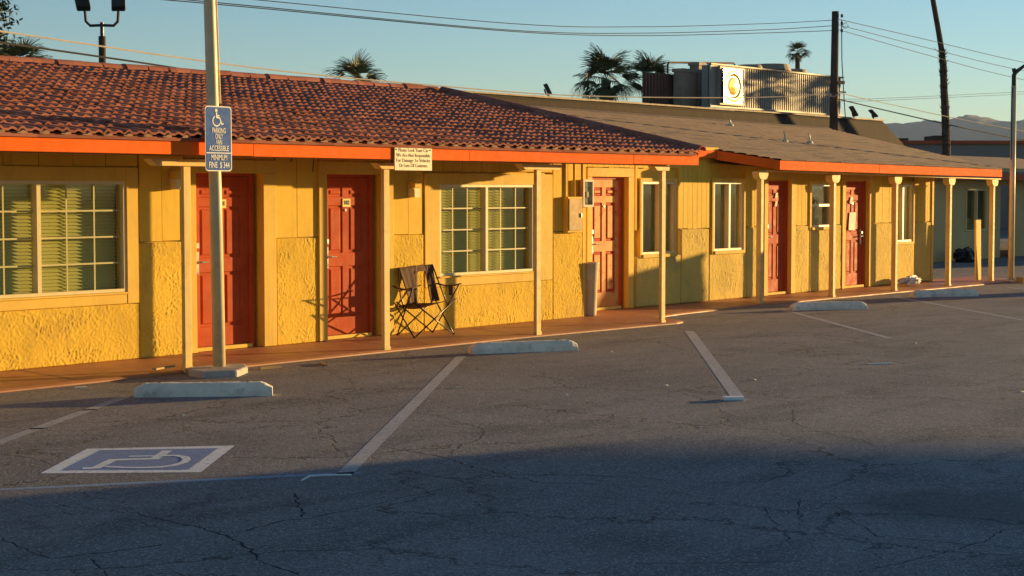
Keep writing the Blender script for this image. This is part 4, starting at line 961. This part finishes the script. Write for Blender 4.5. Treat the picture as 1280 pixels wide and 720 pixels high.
# floodlights on the parapet
def flood(p, label, tilt, s=1.0):
    o = empty('floodlight', p, label, 'floodlight', 'floodlights on the dark parapet')
    MB().tube([(0, 0, -.1), (0, 0, .12*s)], .03, 8).build('stem', M['lampdark'], o)
    h = MB().prism([(-.16*s, -.22*s), (.16*s, -.22*s), (.16*s, .25*s), (-.16*s, .25*s)], -.05*s, .03*s).build('lamp_head', M['lampdark'], o)
    h.location = (0, 0, .26*s); h.rotation_euler = (tilt, 0, .674+.25)
    g = B(-.13*s, .13*s, -.19*s, .21*s, .031*s, .045*s).build('lens', M['lens'], h)
    MB().tube([(-.12, -.02, .05), (-.25, -.05, .2)], .03, 6).build('arm', M['lampdark'], o)
    return o
flood((43.74, 33.5, 4.88), 'floodlight tilted up on the parapet left of the palms', 1.1, .8)
flood((63.9, 33.5, 4.88), 'floodlight on the parapet just right of the utility pole', 1.0, .95)
flood((65.6, 33.5, 4.88), 'floodlight at the right end of the dark parapet', .75, .85)
# twin sports-style lamp above the tile roof
tl = empty('twin_lamp_post', (26.9, 34.0, 0), 'dark twin-headed lamp post rising behind the tile roof at upper left', 'lamp post')
MB().tube([(0, 0, 0), (0, 0, 5.62)], .085, 12).build('mast', M['darkwood'], tl); MB().tube([(0, 0, 5.6), (0, 0, 5.95)], .045, 10).build('mast_top', M['lampdark'], tl)
ax = Vector((RT.x, RT.y, 0))
for s_ in (-1, 1):
    MB().tube([ax*0+Vector((0, 0, 5.88)), ax*s_*.28+Vector((0, 0, 5.87)), ax*s_*.38+Vector((0, 0, 5.97)), ax*s_*.40+Vector((0, 0, 6.22))], .035, 10).build('arm', M['lampdark'], tl)
    MB().obox(ax*s_*(.40)+Vector((-.08*(s_ < 0), 0, 6.45)), ax*.17, Vector((-.62*.10, -.78*.10, .05)), Vector((-.05*(s_ < 0), 0, .19))).build('lamp_head', M['lampdark'], tl, bevel=.03)
# ================================================================ flat building and hills far right
Ff = empty('flat_building', (90, 40, 0), 'low flat grey building with red roof edge beyond the shingle roof', 'building')
p0, p1 = Vector((78, 46.5)), Vector((104, 17)); dd = (p1-p0).normalized(); nn = Vector((dd.y, -dd.x))*-1
def along(a, b, d0, d1, z0, z1):
    q = [p0+dd*a+nn*d0, p0+dd*b+nn*d0, p0+dd*b+nn*d1, p0+dd*a+nn*d1]; return MB().prism([(v.x, v.y) for v in q], z0, z1)
along(0, 40, 0, 14, 0, 4.35).build('wall', M['flatwall'], Ff); along(-.2, 40, -.15, 14.2, 4.352, 4.52).build('roof_edge', M['orange2'], Ff)
for i, (a, w_, h_) in enumerate(((8.0, .5, .2), (9.9, .8, .36))): along(a, a+w_, 2, 4, 4.522, 4.52+h_*.9).build('rooftop_unit', M['darkwood'], Ff)
root_fix(Ff)
def hills():
    nx, ny = 260, 26; V = np.zeros((ny, nx, 3)); 
    for i in range(nx):
        px = -300+ i*(1900/(nx-1)) + 0
        t = px
        h = 236+28*math.exp(-((t-1207)/30)**2)+7*math.exp(-((t-1158)/20)**2)+12*math.exp(-((t-1292)/40)**2)+8*float(pn(np.array([t*.03]), np.array([.5]))[0])+2*float(pn(np.array([t*.07]), np.array([3.5]))[0])
        for j in range(ny):
            d = 5200+j*60; r = FW+RT*((px-640)/FPX); q = Vector((r.x, r.y, 0)).normalized()*d
            f = math.sin(math.pi*min(1, j/(ny*.7))/2) if j < ny*.7 else 1-.5*(j-ny*.7)/(ny*.3)
            gul = 1-.12*abs(float(pn(np.array([px*.06+7]), np.array([j*.35]))[0]))*2*(1-f*.6)
            V[j, i] = (q.x, q.y, max(0, h*f*gul))
    o = grid_obj('hills', V.reshape(-1, 3), nx, ny, M['terrain'], None, kind='structure'); return o
hills()
# ================================================================ poles, wires, palms
up = empty('utility_pole', (43.16, 23.25, 0), 'weathered wooden utility pole with small crossarm rising behind the grey roof', 'utility pole')
MB().tube([(0, 0, 0), (0.02, 0, 3.5), (.06, 0, 6.82)], [.125, .115, .095], 12).build('pole', M['darkwood'], up, smooth=True)
MB().obox((.06, 0, 4.90), ax*.27+Vector((0, 0, -.01)), Vector((ax.y, -ax.x, 0))*.04, (0, 0, .045)).build('crossarm', M['wood'], up)
for z_ in (6.70, 6.50, 6.30): MB().lathe([(.0, z_-.05), (.035, z_-.04), (.035, z_+.04), (0, z_+.05)], 8, (ax.x*.18+.06, ax.y*.18)).build('insulator', M['lampdark'], up)
MB().tube([ax*.17+Vector((.06, 0, 6.6)), ax*.19+Vector((.06, 0, 5.5)), ax*.27+Vector((.05, 0, 4.4)), ax*.36+Vector((.05, 0, 3.2))], .014, 6).build('service_cable', M['cable'], up)
MB().tube([ax*.18+Vector((.06, 0, 6.45)), ax*.30+Vector((.06, 0, 6.52)), ax*.36+Vector((.06, 0, 6.42)), ax*.27+Vector((.06, 0, 6.36)), ax*.18+Vector((.06, 0, 6.42))], .010, 6).build('cable_loop', M['cable'], up)
MB().tube([ax*-.28+Vector((0, -.1, 4.55)), ax*-.10+Vector((0, -.14, 4.50)), ax*.05+Vector((0, -.14, 4.63)), ax*.25+Vector((0, -.1, 4.62))], .022, 6).tube([ax*-.30+Vector((0, -.1, 4.62)), ax*-.16+Vector((0, -.1, 4.5))], .05, 6).build('splice_cable', M['cablepale'], up)
def wire(name, P_, r, m, label, sag=0):
    pts = [at(*p) for p in P_]
    # smooth curve through the given points
    out = []
    n = 10; ext = [2*pts[0]-pts[1]]+pts+[2*pts[-1]-pts[-2]]
    for i in range(1, len(ext)-2):
        for k in range(n):
            t = k/n; a, b, c, d = ext[i-1], ext[i], ext[i+1], ext[i+2]
            out.append(.5*((2*b)+(c-a)*t+(2*a-5*b+4*c-d)*t*t+(3*b-a-3*c+d)*t**3))
    out.append(pts[-1])
    return tag(MB().tube(out, r, 5).build(name, m), label, 'wire', 'overhead wires')
wire('overhead_wire', [(-60, -28, 26), (235, -8, 29), (640, 29.5, 36), (800, 33.5, 41), (960, 29.4, 46), (1045, 25, 48)], .008, M['cable'], 'top one of the overhead wires left of the utility pole')
wire('overhead_wire', [(-60, -30, 26), (130, -10, 28), (300, 6, 30), (640, 37.8, 36), (800, 41.5, 41), (960, 37, 46), (1045, 32, 48)], .009, M['cable'], 'middle overhead wire left of the utility pole')
wire('overhead_wire', [(-60, -27, 26.2), (130, -7, 28.2), (300, 8, 30.2), (640, 39.3, 36), (800, 44.5, 41), (960, 41, 46), (1045, 38, 48)], .009, M['cable'], 'lowest of the three overhead wires left of the utility pole')
wire('service_drop_wire', [(-60, 30, 24), (0, 39, 25), (320, 85, 31), (533, 106, 35.5), (720, 119.5, 40), (927, 122, 45), (1040, 117.5, 47.6)], .013, M['cablepale'], 'long pale service wire sagging above the tile roof to the utility pole')
wire('service_drop_wire', [(-60, 43, 21), (0, 53, 22), (187, 80, 25), (330, 103, 28)], .014, M['cable'], 'thick black wire dropping behind the tile roof at upper left')
wire('overhead_wire', [(1048, 24, 48), (1160, 50, 55), (1280, 78, 62), (1400, 100, 70)], .010, M['cable'], 'top wire running right from the utility pole')
wire('overhead_wire', [(1048, 31, 48), (1160, 60, 55), (1267, 86, 61), (1400, 112, 70)], .009, M['cable'], 'second wire running right from the utility pole')
wire('overhead_wire', [(1048, 37, 48), (1160, 69, 55), (1263, 96, 61), (1400, 124, 70)], .009, M['cable'], 'third wire running right from the utility pole')
wire('service_drop_wire', [(1048, 124, 47.6), (1120, 141, 50), (1200, 159, 53), (1280, 175, 56), (1340, 184, 58)], .017, M['cable'], 'thick black wire sagging right from the utility pole across the hills')
wire('service_drop_wire', [(1048, 116, 47.6), (1120, 132, 51), (1200, 149, 54), (1280, 164, 57), (1340, 171, 60)], .011, M['cablepale'], 'thin pale wire above the thick black one, right of the pole')
wire('overhead_wire', [(1050, 126.5, 70), (1090, 126, 72), (1180, 122, 77), (1290, 117, 84)], .008, M['cable'], 'faint far wire above the hills, lower of two')
wire('overhead_wire', [(1050, 124, 71), (1090, 123.5, 73), (1180, 119.5, 78), (1290, 114, 85)], .008, M['cable'], 'faint far wire above the hills, upper of two')
def fan_leaf(seed, R=1.0, n=22, droop=.25, spread=2.5):
    rnd = random.Random(seed); mb = MB(); fs = mb
    # petiole along +y to the hub, blades fan out from there
    L0 = .75*R
    mb.add([(-.018, 0, 0), (.018, 0, 0), (.012, L0, .02), (-.012, L0, .02)], [(0, 1, 2, 3)])
    for i in range(n):
        a = (i/(n-1)-.5)*spread; l = R*(.72+.28*math.cos(a*.8))*rnd.uniform(.88, 1.05); w = .048*R
        d = Vector((math.sin(a), math.cos(a), 0)); s_ = Vector((d.y, -d.x, 0)); pts = []
        for t in (0, .35, .7, 1.0):
            p = Vector((0, L0, .02))+d*l*t+Vector((0, 0, -droop*l*t*t*t*rnd.uniform(.6, 1.5)+.05*math.cos(a*2)*t))
            ww = w*(.35+1.0*t if t < .4 else 1.25*(1-t)+.12); pts.append((p+s_*ww+Vector((0, 0, .02*t)), p, p-s_*ww+Vector((0, 0, .02*t))))
        n0 = len(mb.v)
        for q in pts: mb.v += [tuple(v) for v in q]
        for k in range(3):
            for j in range(2): mb.f.append((n0+3*k+j, n0+3*k+j+1, n0+3*k+4+j, n0+3*k+3+j))
    return mb
LV = [fan_leaf(i, 1.0, 20, .25+.12*i) for i in range(4)]
def palm(loc, crown_z, R, label, nleaf=38, seed=1, tr=.16, skirt=8, lean=(0, 0), lo=-35, hi=80):
    rnd = random.Random(seed); o = empty('palm_tree', loc, label, 'palm tree')
    n = 14; pts = []; rs = []
    for i in range(n+1):
        t = i/n; pts.append((lean[0]*t*t+.02*math.sin(t*9+seed), lean[1]*t*t, crown_z*t)); rs.append(tr*(1.25-.35*t)*(1+.06*(i % 2)))
    MB().tube(pts, rs, 10).build('trunk', M['tree_bark'], o)
    top = Vector((lean[0], lean[1], crown_z))
    for nm, cnt, mm, e0, e1 in (('crown', nleaf, M['leaf'], lo, hi), ('dry_skirt', skirt, M['leafdry'], -80, lo)):
        if not cnt: continue
        cr = MB()
        for k in range(cnt):
            u = (k+.5)/cnt; el = math.radians(e0+(e1-e0)*u**.9+rnd.gauss(0, 6)); az = k*2.39996+rnd.gauss(0, .15); s_ = R*rnd.uniform(.85, 1.08)*(1 if nm == 'crown' else .7)
            T_ = Matrix.Translation(top) @ Matrix.Rotation(az, 4, 'Z') @ Matrix.Rotation(el, 4, 'X') @ Matrix.Rotation(rnd.gauss(0, .35), 4, 'Y') @ Matrix.Scale(s_, 4)
            lf = LV[rnd.randrange(4)]; cr.add([T_ @ Vector(v) for v in lf.v], lf.f)
        cr.build(nm, mm, o, fix=False)
    return o
def base(p): return (p.x, p.y, 0)
q = at(758, 100, 62); palm(base(q), q.z, .74, 'large bushy fan palm between the floodlight and the rust brown screen', 30, 3, .17, 4, lo=-48)
q = at(812, 100, 66); palm(base(q), q.z, .66, 'smaller fan palm peeking above the rust brown screen', 20, 5, .16, 3, lo=-15)
q = at(446, 106, 45); palm(base(q), q.z, .50, 'fan palm whose fronds show just above the middle of the tile ridge', 13, 8, .13, 2, lo=8)
q = at(27, 84, 42); palm(base(q), q.z, .46, 'fan palm peeking over the tile ridge at far left', 20, 10, .13, 5, lo=-5)
q = at(997, 66, 115); palm(base(q), q.z, .50, 'lone far fan palm above the corrugated enclosure', 24, 13, .16, 4, lo=-45)
q = at(1128, 82, 400)
palm((76.2, 26.9, 0), 7.3, .55, 'broad fan palm outside the right of the picture whose shade dapples the enclosure', 30, 21, .2, 6, lo=-45)
palm((83.5, 26.0, 0), 7.4, .6, 'second fan palm further outside the right of the picture', 28, 23, .2, 6, lo=-45)
# ragged dead-skirted trunk
dp = at(1183, 190, 60); o = empty('palm_tree', base(dp), 'tall leaning palm trunk with ragged bark, its crown out of sight above', 'palm tree')
cpts = [(1186, 260), (1183, 190), (1182, 150), (1180, 110), (1179, 80), (1177, 62), (1173, 38), (1168, 10), (1161, -30), (1152, -80)]
P3 = [at(x, y, 60)-Vector(base(dp)) for x, y in cpts]; P3[0].z = 0
MB().tube(P3, [.15, .145, .135, .125, .12, .10, .095, .09, .085, .08], 10).build('trunk', M['tree_bark'], o)
rg = MB(); rnd = random.Random(5)
for k in range(260):
    t = rnd.random(); i = min(4, int(t*5)); f = t*5-i; c = P3[i].lerp(P3[i+1], f) if i else P3[0].lerp(P3[1], .5+f*.5); a = rnd.uniform(0, 2*math.pi); rr = .135
    d = Vector((math.cos(a), math.sin(a), 0)); b0 = c+d*rr*.85; up_ = Vector((0, 0, rnd.uniform(.05, .16))); out = d*rnd.uniform(.04, .13 if t < .92 else .24); s_ = Vector((-d.y, d.x, 0))*.045
    rg.add([b0-s_, b0+s_, b0+out+up_], [(0, 1, 2)])
rg.build('leaf_stubs', M['darkwood'], o, fix=False, kind='stuff')
cr = MB(); top = P3[-1]
for k in range(30):
    T_ = Matrix.Translation(top) @ Matrix.Rotation(k*2.4, 4, 'Z') @ Matrix.Rotation(math.radians(-30+100*k/30), 4, 'X') @ Matrix.Scale(.7, 4); lf = LV[k % 4]; cr.add([T_ @ Vector(v) for v in lf.v], lf.f)
cr.build('crown', M['leaf'], o, fix=False)
# broad tree at upper left
q = at(-93, -52, 44); tr = empty('leafy_tree', base(q), 'dark leafy tree whose twigs enter the picture at the top left corner', 'tree')
MB().tube([(0, 0, 0), (.1, 0, 2.2), (.0, .1, 4.2), (.1, 0, 6.5)], [.28, .22, .16, .07], 10).build('trunk', M['tree_bark'], tr)
rnd = random.Random(2); lf = MB(); br = MB()
for k in range(46):
    a = rnd.uniform(0, 2*math.pi); el = rnd.uniform(-.35, 1.3); R = rnd.uniform(1.1, 1.95); c0 = Vector((0, 0, rnd.uniform(4, 6.2)))
    tip = Vector((0, 0, 5.9))+Vector((math.cos(a)*math.cos(el), math.sin(a)*math.cos(el), math.sin(el)*.9))*R
    br.tube([c0, c0.lerp(tip, .5)+Vector((0, 0, .1)), tip], [.04, .025, .01], 5)
    for m_ in range(110):
        p = tip+Vector((rnd.gauss(0, .22), rnd.gauss(0, .22), rnd.gauss(0, .17))); u = Vector((rnd.gauss(0, 1), rnd.gauss(0, 1), rnd.gauss(0, 1))).normalized()*.09; v = u.cross(Vector((rnd.gauss(0, 1), rnd.gauss(0, 1), rnd.gauss(0, 1)))).normalized()*.03
        lf.add([p-u, p+v, p+u, p-v], [(0, 1, 2, 3)])
br.build('branches', M['tree_bark'], tr); lf.build('crown', M['needle'], tr, fix=False)
# ================================================================ beyond the frame: unseen blockers added to shade the lot and walls
cp = empty('shade_blocker', (43, -6, 0), 'unseen flat slab on two columns, added to cast the foreground shade on the lot', 'shade_blocker')
e1 = Vector((.61, -.79, 0)).normalized(); e2 = Vector((-.79, -.61, 0)).normalized(); C1 = Vector((40.57, -2.57, 0))
q = [C1-Vector((0, 0, 0)), C1+e1*19, C1+e1*19+e2*7, C1+e2*7]
MB().prism([(v.x, v.y) for v in q], 2.4, 3.05).build('blocker_slab', M['flatwall'], cp)  # added slab, placed so its edge lays the foreground shade
for t_ in (6.5, 14): c = C1+e1*t_+e2*4.5; B(c.x-.15, c.x+.15, c.y-.15, c.y+.15, 0, 2.4).build('column', M['flatwall'], cp)
root_fix(cp)
db = empty('wall_shadow_blocker', (35.9, 11.55, 0), 'unseen bin-shaped block out of frame, added to shadow the set-back wall', 'wall_shadow_blocker', None, math.radians(-20))  # added block, shaped to throw the blob of shadow on the wall
db.scale = (1, 1, .95)
mg = mat('blocker_green', (.05, .10, .05), .6)
MB().prism([(-.42, .12), (.42, .12), (.50, 1.15), (.46, 1.80), (-.30, 1.66), (-.50, 1.10)], -.55, .55, 'x').build('bin', mg, db, bevel=.02)
B(-.56, .56, -.50, .50, 1.0, 1.07).build('rib', mg, db)
MB().add([(-.57, -.34, 1.68), (.57, -.34, 1.68), (.57, .50, 1.84), (-.57, .50, 1.84), (-.57, -.34, 1.65), (.57, -.34, 1.65), (.57, .50, 1.81), (-.57, .50, 1.81)], [(0, 1, 2, 3), (7, 6, 5, 4), (0, 4, 5, 1), (1, 5, 6, 2), (2, 6, 7, 3), (3, 7, 4, 0)]).build('lid', M['black'], db)
for x_ in (-.45, .45):
    for y_ in (-.35, .35): MB().tube([(x_-.03, y_, .07), (x_+.03, y_, .07)], .07, 12).build('castor', M['black'], db)
wg = empty('shade_wing_blocker', (64, 14.3, 0), 'unseen two-storey tan block out of frame, added to shade the tan building', 'building')  # added block, its depth and height set to shade the tan front
B(60, 68, 12.4, 16.3, 0, 5.4).build('wall', M['greywall'], wg); B(59.7, 68.3, 12.1, 16.6, 5.4, 5.6).build('roof', M['flatwall'], wg)
for z_ in (.9, 3.5):
    for y_ in (13.0, 14.9): f_ = B(59.97, 59.999, y_, y_+.9, z_, z_+1.2).build('window', M['frame'], wg); B(59.955, 59.968, y_+.06, y_+.84, z_+.06, z_+1.14).build('pane', M['carglass'], f_)
root_fix(wg)
# ================================================================ evening air
hz = B(-9500, 9500, -9500, 9500, -1.5, 330).build('haze', None, kind='stuff')
hm = bpy.data.materials.new('haze_air'); hm.use_nodes = True; hn = hm.node_tree; hn.nodes.clear()
ho = hn.nodes.new('ShaderNodeOutputMaterial'); hv = hn.nodes.new('ShaderNodeVolumePrincipled')
hv.inputs['Color'].default_value = (.50, .68, 1.0, 1); hv.inputs['Density'].default_value = 4.8e-5; hv.inputs['Anisotropy'].default_value = .1
hn.links.new(hv.outputs[0], ho.inputs['Volume']); hz.data.materials.append(hm)
